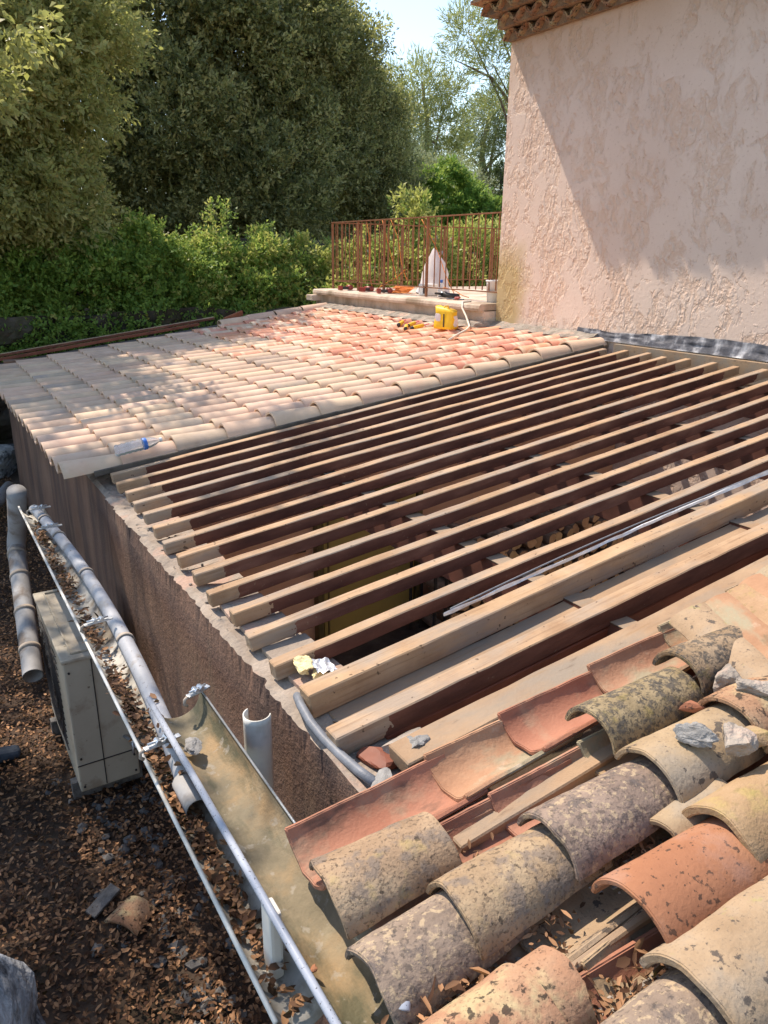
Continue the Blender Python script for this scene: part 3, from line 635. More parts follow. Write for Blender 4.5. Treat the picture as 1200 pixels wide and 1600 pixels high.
# pan row 4
P4 = .60
for k, (x, mt, lb) in enumerate(((.74, 'red_pan', 'cracked salmon pan tile in the lower middle of the rubble'), (.905, 'old_tile_pale', 'broken pale pan tile holding dry leaves below the red cover'), (1.30, 'old_pan', 'pan tile with dirt between the red and the big pale cover'))):
    old('pan', x, P4+.005, mt, lb, [.36, .26, .44][k], -.05+.016*k, -.02, [-.05, .10, 0][k], seed=40+k, w0=.20, w1=.18, h0=.06)
# cover column A
CA = 1.118
old('cover', .565, CA, 'old_tile_mottled', 'mottled cover tile above the gutter, whitish at its upper end', .30, .012, .0, -.06, seed=51, w0=.215, w1=.19)
old('cover', 1.335, CA-.012, 'old_tile_lichen', 'yellow and black lichen covered tile, lower one of the pair by the open edge', .36, .058, -.01, -.03, seed=52, w0=.19, w1=.165)
old('cover', 1.675, CA-.01, 'old_tile_lichen', 'lichen covered cover tile just left of the stacked tiles, upper one of the pair', .34, .082, -.02, -.02, seed=53, w0=.18, w1=.16)
# cover column B
CB = .905
old('cover', .545, CB-.01, 'old_tile_grey', 'brownish grey flaking cover tile hanging over the gutter', .34, .002, 0, .02, seed=54, w0=.205, w1=.18)
old('cover', .745, CB, 'old_tile_mottled', 'yellow rimmed cover tile with rusty black spots, second up from the gutter', .38, .026, -.02, .0, seed=55, w0=.20, w1=.175)
old('cover', 1.005, CB+.008, 'old_tile_grey', 'dark grey cover tile with smooth curved rim in the middle of the pile', .40, .045, -.02, -.02, seed=56, w0=.205, w1=.18)
old('cover', 1.315, CB+.0, 'old_tile_pale', 'broad dull beige cover tile carrying two grey stones', .42, .066, -.03, -.03, seed=57, w0=.215, w1=.185, chip=0)
old('cover', 1.60, CB-.01, 'old_tile_orange', 'orange cover tile under the grey mortar slab at the right edge', .40, .085, -.03, -.03, seed=58, w0=.21, w1=.18)
# cover column C
CC = .688
old('cover', .56, CC-.01, 'old_tile_orange', 'orange cover tile with black and green lichen at the bottom edge', .22, .022, 0, .03, seed=59, w0=.205, w1=.19)
old('cover', .66, CC-.005, 'old_tile_orange', 'rounded pinkish tile end emerging behind the lichen tile', .20, .008, 0, .03, seed=60, w0=.195, w1=.165, chip=.03)
old('cover', 1.005, CC-.012, 'old_tile_red', 'clean terracotta cover tile bridging an open gap', .37, .045, -.01, -.03, seed=61, w0=.225, w1=.20, h0=.095, h1=.08, rough=.0015)
old('cover', 1.285, CC+.005, 'old_tile_yellow', 'thick yellow ochre cover tile overlapping the clean terracotta tile', .40, .066, -.03, -.02, seed=62, w0=.205, w1=.18, th=.020)
old('cover', 1.235, CC+.10, 'old_tile_pale', 'pale tile tip peeking out behind the yellow ochre cover', .22, .03, 0, .02, seed=68, w0=.12, w1=.12, h0=.05, h1=.05)
old('cover', 1.58, CC, 'old_tile_yellow', 'second yellow cover tile half cut by the right edge', .40, .09, -.03, -.02, seed=63)
# cover column D
CD = .495
old('cover', .70, CD+.0, 'old_tile_grey', 'greyish cover tile poking out below the large pale tile', .32, .028, 0, .02, seed=64, w0=.20, w1=.18)
old('cover', .955, CD+.012, 'old_tile_pale', 'large pale cover tile with black lichen rosettes in the lower right corner', .44, .055, -.02, -.01, seed=65, w0=.23, w1=.20, h0=.09, th=.018)
old('cover', 1.33, CD+.02, 'old_tile_orange', 'orange ochre cover tile at the right edge above the large pale tile', .42, .075, -.02, -.02, seed=66)
old('cover', 1.66, CD, 'old_tile_mottled', 'mottled cover tile outside the lower right of the pile', .42, .09, -.02, -.02, seed=67)
for k, (x, y) in enumerate(((.56, .28), (.9, .28), (1.25, .28), (1.6, .28))):
    old('cover', x, y, 'old_tile_mottled', ordn(k+1) + ' mottled cover tile up from the gutter in the column nearest the camera', .42, .02+.012*k, -.02, 0, seed=70+k)
for k, x in enumerate((2.0, 2.35)):
    for j, y in enumerate((CB, CC, CD)):
        old('cover', x, y, ['old_tile_orange', 'old_tile_mottled', 'old_tile_pale'][(k+j) % 3], 'old cover tile beyond the rubble outside the right edge, ' + ['lower', 'upper'][k] + ' of the ' + ['far', 'middle', 'near'][j] + ' column', .42, .07, -.02, 0, seed=80+k*3+j)
# stack of tiles set on edge
for k, (x, y, rz, rx, mt, lb) in enumerate(((1.99, 1.285, -2.04, 12, 'old_tile_pale', 'leftmost tile of the leaning stack, cream coloured'), (2.055, 1.255, -2.06, 30, 'old_pan', 'second tile of the leaning stack, pinkish'), (2.105, 1.235, -2.02, 36, 'old_tile_yellow', 'third tile of the leaning stack, cream and thick'), (2.16, 1.225, -1.99, 40, 'old_pan', 'fourth tile of the leaning stack, salmon coloured'), (2.215, 1.215, -1.97, 44, 'old_tile_pale', 'hindmost tile of the leaning stack'))):
    o = arc_tile(.43, .185, .155, .045, .04, .014, 90+k, .003, False, 18, 12).build('stacked_tile', mt); finish_tile(o, .003)
    o.location = (x, y, zr(x)+.080+.018*k); o.rotation_euler = (R(rx), R(-1), rz); tag(o, lb, 'roof tile', 'tiles leaning in a stack')
# rubble on the tiles
chunk('stone', (1.735, .985, zr(1.73)+.115), (.115, .095, .085), 'mortar', 11, 'whitish angular mortar stone in front of the stacked tiles', 'stone', .4, 4, .16, flat=.7)
chunk('stone', (1.69, .885, zr(1.69)+.165), (.11, .065, .045), 'mortar', 12, 'flat grey mortar slab lying on the orange tile', 'stone', 1.9, 4, .2, flat=.75)
chunk('stone', (1.43, .87, zr(1.43)+.165), (.055, .105, .05), 'concrete_block', 13, 'knobbly grey stone, left of the two on the beige tile', 'stone', .5, 4, .35, flat=.4)
chunk('stone', (1.475, .80, zr(1.47)+.165), (.10, .085, .07), 'mortar', 16, 'blue grey chunk of mortar, right of the two on the beige tile', 'stone', .2, 4, .22, flat=.6)
chunk('stone', (1.60, .80, zr(1.6)+.115), (.11, .06, .045), 'old_tile_yellow', 17, 'thick broken ochre tile piece under the orange tile edge', 'tile piece', -.6, 4, .12, flat=.8)
chunk('brick_sliver', (1.60, 1.00, zr(1.6)+.09), (.085, .03, .028), 'old_tile_red', 18, 'pinkish sliver of brick beside the lichen tiles', 'brick', -.75, 3, .08, flat=.9)
o = beam('batten', .87, 1.12, .715, .018, .02, 'bare_plank', dz=.02, skew=-.01, seed=71); tag(o, 'short grey batten sticking out under the terracotta cover tile', 'batten')

# ------------------------------------------------------------------ gutters
def gutter(x, y0, y1, z, r, seed, parent, mat, name='channel', arc=(180, 360), th=.003, wob=.002, n=40, na=20):
    mb = MB()
    for off in (0, -th):
        for i in range(n+1):
            y = y0+(y1-y0)*i/n
            for k in range(na+1):
                a = R(arc[0]+(arc[1]-arc[0])*k/na); q = wob*N3((k*.3, y*3, 0), 1, seed)
                mb.v.append((x+(r+off+q)*math.cos(a), y, z+(r+off+q)*math.sin(a)))
    m_ = na+1; o = (n+1)*m_
    for i in range(n):
        for k in range(na):
            mb.f.append((i*m_+k, i*m_+k+1, (i+1)*m_+k+1, (i+1)*m_+k)); mb.f.append((o+i*m_+k, o+(i+1)*m_+k, o+(i+1)*m_+k+1, o+i*m_+k+1))
    for i in (0, n):
        for k in range(na): mb.f.append((i*m_+k, o+i*m_+k, o+i*m_+k+1, i*m_+k+1))
    mb.mi = [0]*len(mb.f); return mb.build(name, mat, parent, smooth=True)
# main gutter: left rim X .465, right rim X .605
GX, GR, GZt = .552, .079, -1.368
g1 = empty('rain_gutter', (GX, 1.2, GZt), 'large half round dirty gutter under the old tiles with pale metal rims', 'gutter')
ch = gutter(0, -1.0, .93, 0, GR, 1, g1, 'zinc_dirty')
MB().tube([(-GR-.002, -1.0, .004), (-GR-.002, .96, .004)], .0095, 12).build('bead', 'rim_metal', g1, True)
MB().tube([(GR+.001, -1.0, .004), (GR+.001, .93, .004)], .0035, 8).build('rim', 'galv', g1, True)
# leaf filled gutter lower and further out
g2 = empty('rain_gutter', (.48, 3.0, -1.50), 'lower white gutter full of dead leaves running past the air conditioner', 'gutter')
gutter(0, -1.95, 1.9, 0, .065, 2, g2, 'pvc_dirty'); MB().tube([(-.067, -1.95, .002), (-.067, 1.9, .002)], .006, 10).build('bead', 'pvc_white', g2, True)
# upturned half pipe lying on it
def halfpipe(p0, p1, r, arc, mat, name, parent=None, th=.003, n=30, na=16, bow=0):
    p0 = Vector(p0); p1 = Vector(p1); t = (p1-p0).normalized(); sd_ = (t.cross(Vector((0, 0, 1))) if abs(t.z) < .9 else Vector((0, -1, 0))).normalized(); up = sd_.cross(t); mb = MB()
    for off in (0, -th):
        for i in range(n+1):
            p = p0+(p1-p0)*i/n+Vector((bow*4*(i/n)*(1-i/n), 0, 0))
            for k in range(na+1):
                a = R(arc[0]+(arc[1]-arc[0])*k/na); mb.v.append(tuple(p+(sd_*math.cos(a)+up*math.sin(a))*(r+off)))
    m_ = na+1; o = (n+1)*m_
    for i in range(n):
        for k in range(na):
            mb.f.append((i*m_+k, i*m_+k+1, (i+1)*m_+k+1, (i+1)*m_+k)); mb.f.append((o+i*m_+k, o+(i+1)*m_+k, o+(i+1)*m_+k+1, o+i*m_+k+1))
        mb.f.append((i*m_, (i+1)*m_, o+(i+1)*m_, o+i*m_)); mb.f.append((i*m_+na, o+i*m_+na, o+(i+1)*m_+na, (i+1)*m_+na))
    for i in (0, n):
        for k in range(na): mb.f.append((i*m_+k, o+i*m_+k, o+i*m_+k+1, i*m_+k+1))
    mb.mi = [0]*len(mb.f); return mb.build(name, mat, parent, smooth=True)
t = empty('gutter_cover', (.51, 1.80, -1.47), 'upturned grey half pipe lying over the leaf filled gutter', 'pipe')
HP0, HP1 = Vector((.487, 1.80, -1.508)), Vector((.487, 4.80, -1.498))
o = halfpipe(HP0-Vector(t.location), HP1-Vector(t.location), .031, (-4, 184), 'pvc_grey', 'half_pipe', t, bow=.072)
halfpipe(HP0-Vector(t.location)+Vector((-.002, -.05, 0)), HP0-Vector(t.location)+Vector((0, .09, 0)), .035, (-8, 188), 'pvc_old', 'socket', t, n=3)
for k, y in enumerate((2.85, 3.62, 4.22, 4.55)):
    u = (y-HP0.y)/(HP1.y-HP0.y); p = HP0.lerp(HP1, u)+Vector((.072*4*u*(1-u), 0, 0))
    o = halfpipe(p-Vector((0, .009, 0)), p+Vector((0, .009, 0)), .038, (-30, 160), 'lead_strap', 'pipe_strap', None, .004, 2)
    tag(o, ['tan strap over the half pipe beside the screw clamp', 'tan strap in the middle of the grey half pipe', 'tan strap near the far end of the grey half pipe', 'outermost tan strap at the far end of the grey half pipe'][k], 'strap', 'straps round the half pipe')
# gutter brackets with screw clamps
def bracket(x, y, z, L, ang, label):
    t = empty('gutter_clamp', (x, y, z), label, 'clamp', 'metal clamps on the gutters', ang)
    MB().box((0, 0, 0), (L, .020, .006)).build('bar', 'galv', t, bevel=.001)
    MB().tube([(-L*.4, 0, .012), (L*.35, 0, .012)], .004, 8).build('screw', 'galv', t, True)
    for s in (-.12, .12): MB().tube([(L*s, -.012, .010), (L*s, .012, .010)], .009, 6).build('nut', 'galv', t)
    pts = [(-L/2, 0, 0), (-L/2-.012, 0, -.006), (-L/2-.014, 0, -.022), (-L/2-.004, 0, -.032)]
    MB().tube(pts, .0055, 8).build('hook', 'lead_strap', t, True); return t
bracket(.475, 2.95, -1.438, .115, .12, 'silver clamp bridging the leaf gutter above the air conditioner')
bracket(.455, 1.97, -1.405, .115, .15, 'silver clamp tying the half pipe to the rim of the large gutter')
bracket(.50, 4.25, -1.44, .12, .1, 'pale clamp near the far end of the leaf filled gutter')
bracket(.50, 4.62, -1.44, .12, .1, 'pale clamp at the very far end of the leaf filled gutter')
bracket(.615, 2.10, -1.350, .085, .35, 'silver hook clamp on the open end of the large gutter')
MB()
o = MB().tube([(.60, .86, -1.30), (.585, .835, -1.30), (.565, .81, -1.305)], .012, 10).build('gutter_hook', 'rim_metal', smooth=True); o.scale = (1, 1, .6); o.location.z = -.515
tag(o, 'blue grey gutter hook sticking out under the old tiles at the bottom edge', 'hook')
o = chunk('mortar_lump', (.53, 1.90, -1.405), (.055, .075, .028), 'concrete_block', 21, 'grey crumb of mortar lying in the large gutter', 'lump', 0, 4, .4, flat=.2)
o = chunk('tile_crumb', (.50, 1.05, -1.405), (.018, .02, .014), 'old_tile_red', 22, 'small orange crumb in the bottom of the large gutter', 'crumb', 0, 2, .2)
# white vertical pieces
o = halfpipe((.735, 1.90, -1.36), (.735, 1.90, -2.02), .044, (-160, 62), 'pvc_white', 'downpipe_section', None, .004)
tag(o, 'white open half pipe standing upright between gutter and wall', 'pipe')
o = MB().box((.480, 1.215, -1.52), (.030, .055, .29)).build('downpipe_section', 'pvc_white', bevel=.008)
tag(o, 'white rectangular pipe end hanging below the large gutter', 'pipe')

# ------------------------------------------------------------------ yard
ac = empty('air_conditioner', (.53, 3.95, -2.65), 'boxy beige air conditioner unit standing between the gutter and the leaves', 'air conditioner')
MB().box((0, 0, .38), (.30, .88, .76)).build('casing', 'ac_paint', ac, bevel=.008)
MB().box((0, 0, .765), (.32, .90, .022)).build('lid', 'ac_paint', ac, bevel=.008)
mb = MB()
for s in (-1, 1): mb.box((s*.105, 0, .782), (.006, .80, .008))
for s in (-1, 1): mb.box((0, s*.40, .782), (.20, .006, .008))
mb.build('lid_rib', 'ac_paint', ac)
mb = MB(); mb.box((.0, -.442, .16), (.302, .004, .005)); mb.box((-.022, -.442, .38), (.005, .004, .74)); mb.build('seam', 'dark_metal', ac)
mb = MB()
for k in range(16): mb.box((-.152, .10, .10+k*.038), (.006, .56, .006))
for k in range(6): mb.tube([(-.154, .10+.02*0, .38)]*2, .001, 4)
for rr in (.08, .15, .22, .28): mb.tube([(-.156, .10+rr*math.cos(a), .38+rr*math.sin(a)) for a in np.linspace(0, 2*math.pi, 25)], .004, 5)
mb.build('fan_grille', 'dark_metal', ac)
for s in (-.32, .32): MB().box((0, s, -.05), (.36, .05, .10)).build('foot', 'rubble_grey', ac)
for (sx, sz) in ((-.13, .70), (.13, .70), (-.13, .03), (.13, .03), (-.13, .20), (.13, .13)): MB().tube([(sx, -.440, sz), (sx, -.446, sz)], .006, 8).build('screw', 'dark_metal', ac)
MB().box((.07, -.4425, .60), (.09, .003, .05)).build('rating_plate', 'galv', ac)
MB().tube([(.12, -.50, .25), (.16, -.52, .30), (.21, -.46, .34), (.25, -.40, .30), (.27, -.30, .05)], .012, 8).build('refrigerant_line', 'white_plastic', ac, True)
mb = MB(); mb.tube([(.09, -.445, .26), (.12, -.50, .25), (.11, -.53, .20)], .008, 8); mb.tube([(.12, -.445, .20), (.15, -.49, .19)], .006, 8); mb.build('valve', 'galv', ac, True)
# old grey drain pipe leaning along the yard
pp = empty('drain_pipe', (0, 0, 0), 'long old grey drain pipe with brown collars on the leaf covered yard', 'pipe')
A = Vector((.345, 4.95, -2.70)); B = Vector((.455, 6.15, -2.22))
mb = MB(); mb.tube([A.lerp(B, u) for u in np.linspace(0, 1, 12)], .066, 24, caps=False); mb.tube([A.lerp(B, u) for u in np.linspace(0, 1, 12)], .060, 24, caps=False); mb.build('pipe', 'pvc_old', pp, True)
for u in (.18, .46, .75, .95): MB().tube([A.lerp(B, u-.012), A.lerp(B, u+.012)], .072, 24).build('collar', 'lead_strap', pp, True)
MB().tube([B, B+Vector((.01, .03, .05)), B+Vector((.03, .0, .16)), B+Vector((.04, -.3, .55))], .068, 20).build('elbow', 'pvc_old', pp, True)
o = MB().tube([(-1.0, 8.0, -2.66), (.55, 8.9, -2.62), (.72, 9.25, -2.58)], .075, 20).build('drain_pipe', 'pvc_grey', smooth=True)
tag(o, 'light grey pipe lying at the far left beside the white rock', 'pipe')
MB().tube([(.40, 8.82, -2.62), (.44, 8.845, -2.62)], .083, 20).build('collar', 'pvc_old', o, True)
chunk('boulder', (.75, 10.6, -2.6), (.75, .5, .45), 'rock_grey', 31, 'pale rock at the far left beyond the light grey pipe', 'rock', .3, 4, .25, flat=.3)
chunk('boulder', (-.57, 1.80, -2.17), (1.25, 1.9, 1.5), 'rock_grey', 33, 'big grey and white rock in the bottom left corner', 'rock', .1, 5, .22, flat=.2)
chunk('boulder', (.15, 10.9, -2.2), (1.3, .9, 1.3), 'rock_grey', 35, 'tall grey rock face at the left behind the finished roof', 'rock', .2, 4, .28, flat=.2)
# broken tile and slate on the ground
o = arc_tile(.16, .17, .15, .03, .028, .012, 5, .006).build('broken_tile', 'old_tile_orange'); finish_tile(o, .002); o.location = (.36, 2.66, GZ+.05); o.rotation_euler = (.1, .1, .7)
tag(o, 'sunlit broken tile piece lying among the dead leaves', 'tile piece')
o = MB().box((0, 0, 0), (.15, .06, .015)).build('flat_stone', 'rubble_grey', bevel=.003); o.location = (.33, 2.84, GZ+.06); o.rotation_euler = (.1, -.2, .5)
tag(o, 'flat grey slate behind the broken tile on the leaves', 'stone')

# person at the left edge: only the shoe reaches into the picture
def skinned(name, pts, edges, rad, mat, parent, sub=2):
    me = bpy.data.meshes.new(name); me.from_pydata(pts, edges, []); o = bpy.data.objects.new(name, me); C.objects.link(o)
    md = o.modifiers.new('s', 'SKIN'); sk = me.skin_vertices[0].data
    for i, r_ in enumerate(rad): sk[i].radius = (r_, r_) if not hasattr(r_, '__len__') else r_
    sk[0].use_root = True; mm_ = o.modifiers.new('d', 'SUBSURF'); mm_.levels = mm_.render_levels = sub
    me.materials.append(MATS[mat])
    if parent: o.parent = parent
    return o
ps = empty('person', (-.05, 4.06, GZ+.04), 'person standing at the left edge, only a dark blue shoe showing', 'person', None, R(-92))
# local frame: +y is forward (towards world +X)
body = skinned('body', [(0, -.02, .92), (0, -.01, 1.12), (0, -.02, 1.38), (0, -.01, 1.48), (0, .0, 1.60), (0, .01, 1.68),
                        (-.18, -.02, 1.38), (-.22, -.04, 1.10), (-.22, .06, .86), (-.22, .10, .78), (.18, -.02, 1.38), (.22, -.04, 1.10), (.22, .06, .86), (.22, .10, .78),
                        (-.10, -.01, .86), (-.11, .01, .48), (-.11, -.03, .09), (.10, -.01, .86), (.11, .01, .48), (.11, -.03, .09)],
               [(0, 1), (1, 2), (2, 3), (3, 4), (4, 5), (2, 6), (6, 7), (7, 8), (8, 9), (2, 10), (10, 11), (11, 12), (12, 13), (0, 14), (14, 15), (15, 16), (0, 17), (17, 18), (18, 19)],
               [.14, .13, .15, .055, .085, .08, .06, .045, .03, .028, .06, .045, .03, .028, .09, .062, .042, .09, .062, .042], 'skin', ps)
skinned('shirt', [(0, -.02, .98), (0, -.01, 1.15), (0, -.02, 1.38), (-.18, -.02, 1.38), (-.22, -.04, 1.15), (.18, -.02, 1.38), (.22, -.04, 1.15)], [(0, 1), (1, 2), (2, 3), (3, 4), (2, 5), (5, 6)], [.155, .15, .165, .075, .062, .075, .062], 'shirt', ps)
skinned('trousers', [(0, -.02, .95), (-.10, -.01, .86), (-.11, .01, .48), (-.11, -.03, .10), (.10, -.01, .86), (.11, .01, .48), (.11, -.03, .10)], [(0, 1), (1, 2), (2, 3), (0, 4), (4, 5), (5, 6)], [.155, .105, .08, .065, .105, .08, .065], 'trouser', ps)
skinned('hair', [(0, -.02, 1.66), (0, .0, 1.72)], [(0, 1)], [.095, .075], 'hair', ps)
for s, f in ((-1, 0), (1, -.12)):
    skinned('shoe', [(s*.11, -.07+f, .035), (s*.11, .02+f, .045), (s*.115, .12+f, .038), (s*.12, .215+f, .030)], [(0, 1), (1, 2), (2, 3)], [(.05, .04), (.052, .055), (.058, .042), (.05, .032)], 'shoe_blue', ps)

# ------------------------------------------------------------------ firewood
random.seed(5)
rack = empty('wood_rack', (3.0, 4.2, -3.3), 'black metal rack end holding the firewood beside the olive door', 'rack')
mb = MB()
for x in (0, .10): 
    for y in (-.16, .16): mb.box((x, y, .62), (.018, .018, 1.26))
mb.build('upright', 'dark_metal', rack)
lg = MB(); prof = [(.0, -.19), (.05, -.19), (.052, .0), (.05, .19), (.0, .19)]
variants = []
for vv in range(4):
    mb = MB(); n = 10
    for yy, rr in ((-.19, .048), (-.188, .052), (-.06, .05), (.06, .053), (.19, .05)):
        for k in range(n):
            a = 2*math.pi*k/n; q = rr*(1+.18*math.sin(a*2+vv)+.12*math.sin(a*3+vv*2)); mb.v.append((q*math.cos(a), yy, q*math.sin(a)))
    for i in range(4):
        for k in range(n): mb.f.append((i*n+k, i*n+(k+1) % n, (i+1)*n+(k+1) % n, (i+1)*n+k)); mb.mi.append(0)
    mb.f += [tuple(range(n))[::-1], tuple(4*n+k for k in range(n))]; mb.mi += [1, 1]
    o = mb.build('firewood_log', ['log_bark', 'log_end']); variants.append(o)
cnt = 0; firstuse = set()
for r_ in range(12):
    for c_ in range(17):
        x = 3.17+c_*.105+(.052 if r_ % 2 else 0); z = -2.02-r_*.092+random.uniform(-.012, .012)
        if r_ == 0 and random.random() < .25: continue
        v_ = random.randrange(4); o = variants[v_]
        if v_ in firstuse: o = o.copy(); C.objects.link(o)
        firstuse.add(v_)
        o.location = (x, 4.17+random.uniform(-.035, .03), z); o.rotation_euler = (random.uniform(-.04, .04), random.uniform(0, 6.28), random.uniform(-.05, .05)); s = random.uniform(.82, 1.06); o.scale = (s, 1, s)
        tag(o, 'split log of the firewood pile, %s layer from the top, %s from the olive door' % (ordn(r_+1), ordn(c_+1)), 'log', 'logs of the firewood pile')
MB().box((4.0, 4.2, -3.25), (1.9, .36, .08)).build('wood_shelf', 'bare_plank', rack).matrix_parent_inverse = Matrix.Translation(-Vector((3.0, 4.2, -3.3)))

# ------------------------------------------------------------------ house with the pink stucco wall
hs = empty('house', (5.35, 6.31, 0), 'tall pink stucco house wall with clay tile eave at the upper right', 'house')
def hpart(mb, name, mat, **k):
    o = mb.build(name, mat, hs, **k); o.matrix_parent_inverse = Matrix.Translation(-Vector(hs.location)); return o
hpart(MB().box((8.35, 1.65, -.70), (6.0, 9.32, 5.30)), 'wall', 'house_stucco')
# cornice: three corbelled rows of half tiles, then the roof
mb = MB(); rows = ((1.935, .10), (2.025, .22), (2.115, .33))
for i, (z, pr) in enumerate(rows):
    mb.box((8.35-(pr-.06)/2+.0, 1.65+.012*i, z+.042), (6.0+pr-.06, 9.32+.024*i+.01, .088-.006*i))
hpart(mb, 'cornice_core', 'old_tile_mottled')
mb = MB()
for i, (z, pr) in enumerate(rows):
    sp = .215; n = int((9.3+pr)/sp)+1
    for k in range(n):
        y = 6.31+.03*i-.085-k*sp-(sp/2 if i == 1 else 0)
        if y < .5: break
        tl = arc_tile(.34, .205, .185, .088, .08, .012, i*100+k, .0025, False, 12, 3)
        M = Matrix.Translation((5.35-pr-.0, y, z+.002)); mb.add([M @ Vector(v) for v in tl.v], tl.f, 0)
        M = Matrix.Translation((5.35-pr-.0, y+sp/2, z+.084))
        if k: 
            tl2 = arc_tile(.30, .16, .15, .07, .065, .012, i*100+k+50, .0018, True, 10, 2); mb.add([M @ Vector(v) for v in tl2.v], tl2.f, 0)
o = hpart(mb, 'cornice', 'cornice_clay' if 'cornice_clay' in MATS else 'old_tile_orange')
hpart(MB().box((8.35-.16, 1.65+.05, 2.215), (6.30, 9.42, .02)), 'eave_board', 'mortar')
mb = MB(); sl = R(16)
for k in range(40):
    y = 6.31+.12-.1-k*.225+.035*math.sin(k*2.3)+.02*math.sin(k*5.1)
    for j in range(8):
        tl = arc_tile(.45, .185+.03*N3((k, 0, 0), .9), .155, .085, .07, .013, k*9+j, .002, False, 12, 3)
        M = Matrix.Translation((4.90+.03*N3((k*1.3, 2, 0), 1)*(j == 0)+j*.36*math.cos(sl), y, 2.235+j*.36*math.sin(sl)+.012)) @ Matrix.Rotation(-sl, 4, 'Y'); mb.add([M @ Vector(v) for v in tl.v], tl.f, 0)
hpart(mb, 'roof_covers', 'old_tile_pale')
mb = MB(); mb.v = [(4.92, 6.42, 2.225), (4.92, .8, 2.225), (9, .8, 3.4), (9, 6.42, 3.4), (4.92, 6.42, 2.20), (4.92, .8, 2.20), (9, .8, 2.2), (9, 6.42, 2.2)]
mb.f = [(0, 3, 2, 1), (4, 5, 6, 7), (0, 1, 5, 4), (2, 3, 7, 6), (0, 4, 7, 3), (1, 2, 6, 5)]; mb.mi = [0]*6; hpart(mb, 'roof', 'old_tile_orange')
# lead flashing along the wall foot
mb = MB(); n = 160
for i in range(n+1):
    y = 5.12-3.3*i/n
    for k in range(9):
        q = k/8; zt = -.605-.02*math.sin(y*3)+.012*N3((y, 0, 0), 5); zb = zr(5.3)+.035; z = zt+(zb-zt)*q
        bulge = .006+.035*q*q+.022*abs(N3((y*1.1, q*1.4, 0), 3.2))*math.sin(q*3.1)+.008*N3((y*4, q*4, 0), 2)
        mb.v.append((5.35-bulge, y, z))
for i in range(n):
    for k in range(8): mb.f.append((i*9+k, i*9+k+1, (i+1)*9+k+1, (i+1)*9+k)); mb.mi.append(0)
tag(mb.build('flashing', 'flashing', smooth=True), 'crumpled grey lead flashing along the foot of the pink wall', 'flashing')
# mortar fillet between the finished roof and the house / terrace
mb = MB(); n = 120
for i in range(n+1):
    y = 9.7-4.85*i/n; xw = 5.35 if y < 6.3 else 5.16
    for k in range(5):
        q = k/4; mb.v.append((xw-.16*q*(1+.35*N3((y, q, 0), 5)), y, zr(5.2)+.105-.05*q+.014*N3((y*3, q*3, 0), 3)))
for i in range(n):
    for k in range(4): mb.f.append((i*5+k, i*5+k+1, (i+1)*5+k+1, (i+1)*5+k)); mb.mi.append(0)
tag(mb.build('mortar_fillet', 'mortar'), 'pale mortar fillet where the finished roof meets the wall', 'mortar')

# ------------------------------------------------------------------ terrace
tr = empty('terrace', (5.2, 6.31, -.48), 'raised stucco terrace with stone coping beside the house corner', 'terrace')
TZ = -.475
def tpart(mb, name, mat, **k):
    o = mb.build(name, mat, tr, **k); o.matrix_parent_inverse = Matrix.Translation(-Vector(tr.location)); return o
tpart(MB().box((7.4, 8.26, -1.68), (4.4, 3.88, 2.28)), 'wall', 'coping')
mb = MB(); n = 60
for i in range(n+1):
    y = 6.32+(10.16-6.32)*i/n; q = .006*N3((y, 0, 0), 4)
    mb.v += [(5.24, y, TZ-.075), (5.135+q, y, TZ-.072), (5.125+q, y, TZ-.045), (5.13+q, y, TZ-.015), (5.15+q, y, TZ+.002*N3((y, 2, 0), 6)), (5.34, y, TZ+.003), (9.7, y, TZ+.003)]
for i in range(n):
    for k in range(6): mb.f.append((i*7+k, (i+1)*7+k, (i+1)*7+k+1, i*7+k+1)); mb.mi.append(0)
mb.f += [tuple(range(7)), tuple(n*7+k for k in range(7))[::-1]]; mb.mi += [0, 0]
tpart(mb, 'coping', 'coping', smooth=False)
tpart(MB().box((5.14, 10.15, TZ-.12), (.16, .2, .08)), 'ledge_stone', 'coping', bevel=.01)
def railing(name, x0, y0, x1, y1, label, posts, nb, dz=0):
    t = empty(name, (x0, y0, TZ), label, 'railing'); L = math.hypot(x1-x0, y1-y0); a = math.atan2(y1-y0, x1-x0); t.rotation_euler = (0, 0, a)
    H_ = .905; MB().box((L/2, 0, H_), (L, .032, .014)).build('top_rail', 'rust_paint', t, bevel=.002)
    MB().box((L/2, 0, .115), (L, .026, .012)).build('bottom_rail', 'rust_paint', t)
    for u in posts: MB().box((u*L, 0, H_/2), (.026, .026, H_-.016)).build('post', 'rust_paint', t)
    b0 = None
    for k in range(nb):
        x = (k+.5)*L/nb
        if any(abs(x-u*L) < .05 for u in posts): continue
        if b0 is None:
            mb = MB(); mb.box((0, 0, (H_+.115)/2), (.0105, .0105, H_-.14)); mb.box((0, 0, .66), (.018, .018, .022)); b0 = o = mb.build('baluster', 'rust_paint', t)
        else: o = b0.copy(); C.objects.link(o)
        o.parent = t; o.location = (x, 0, 0)
    return t
railing('railing', 5.40, 6.34, 5.40, 10.06, 'rusty iron railing on the near side of the terrace', (.36, .62, .80, .995), 33)
railing('railing', 5.42, 10.08, 9.4, 10.08, 'rusty iron railing on the far side of the terrace behind the tools', (.12, .3, .5, .75, 1), 36)
# things on the terrace
def lathe_obj(name, prof, mat, parent=None, n=20, M=None): return MB().lathe(prof, n, M).build(name, mat, parent, True)
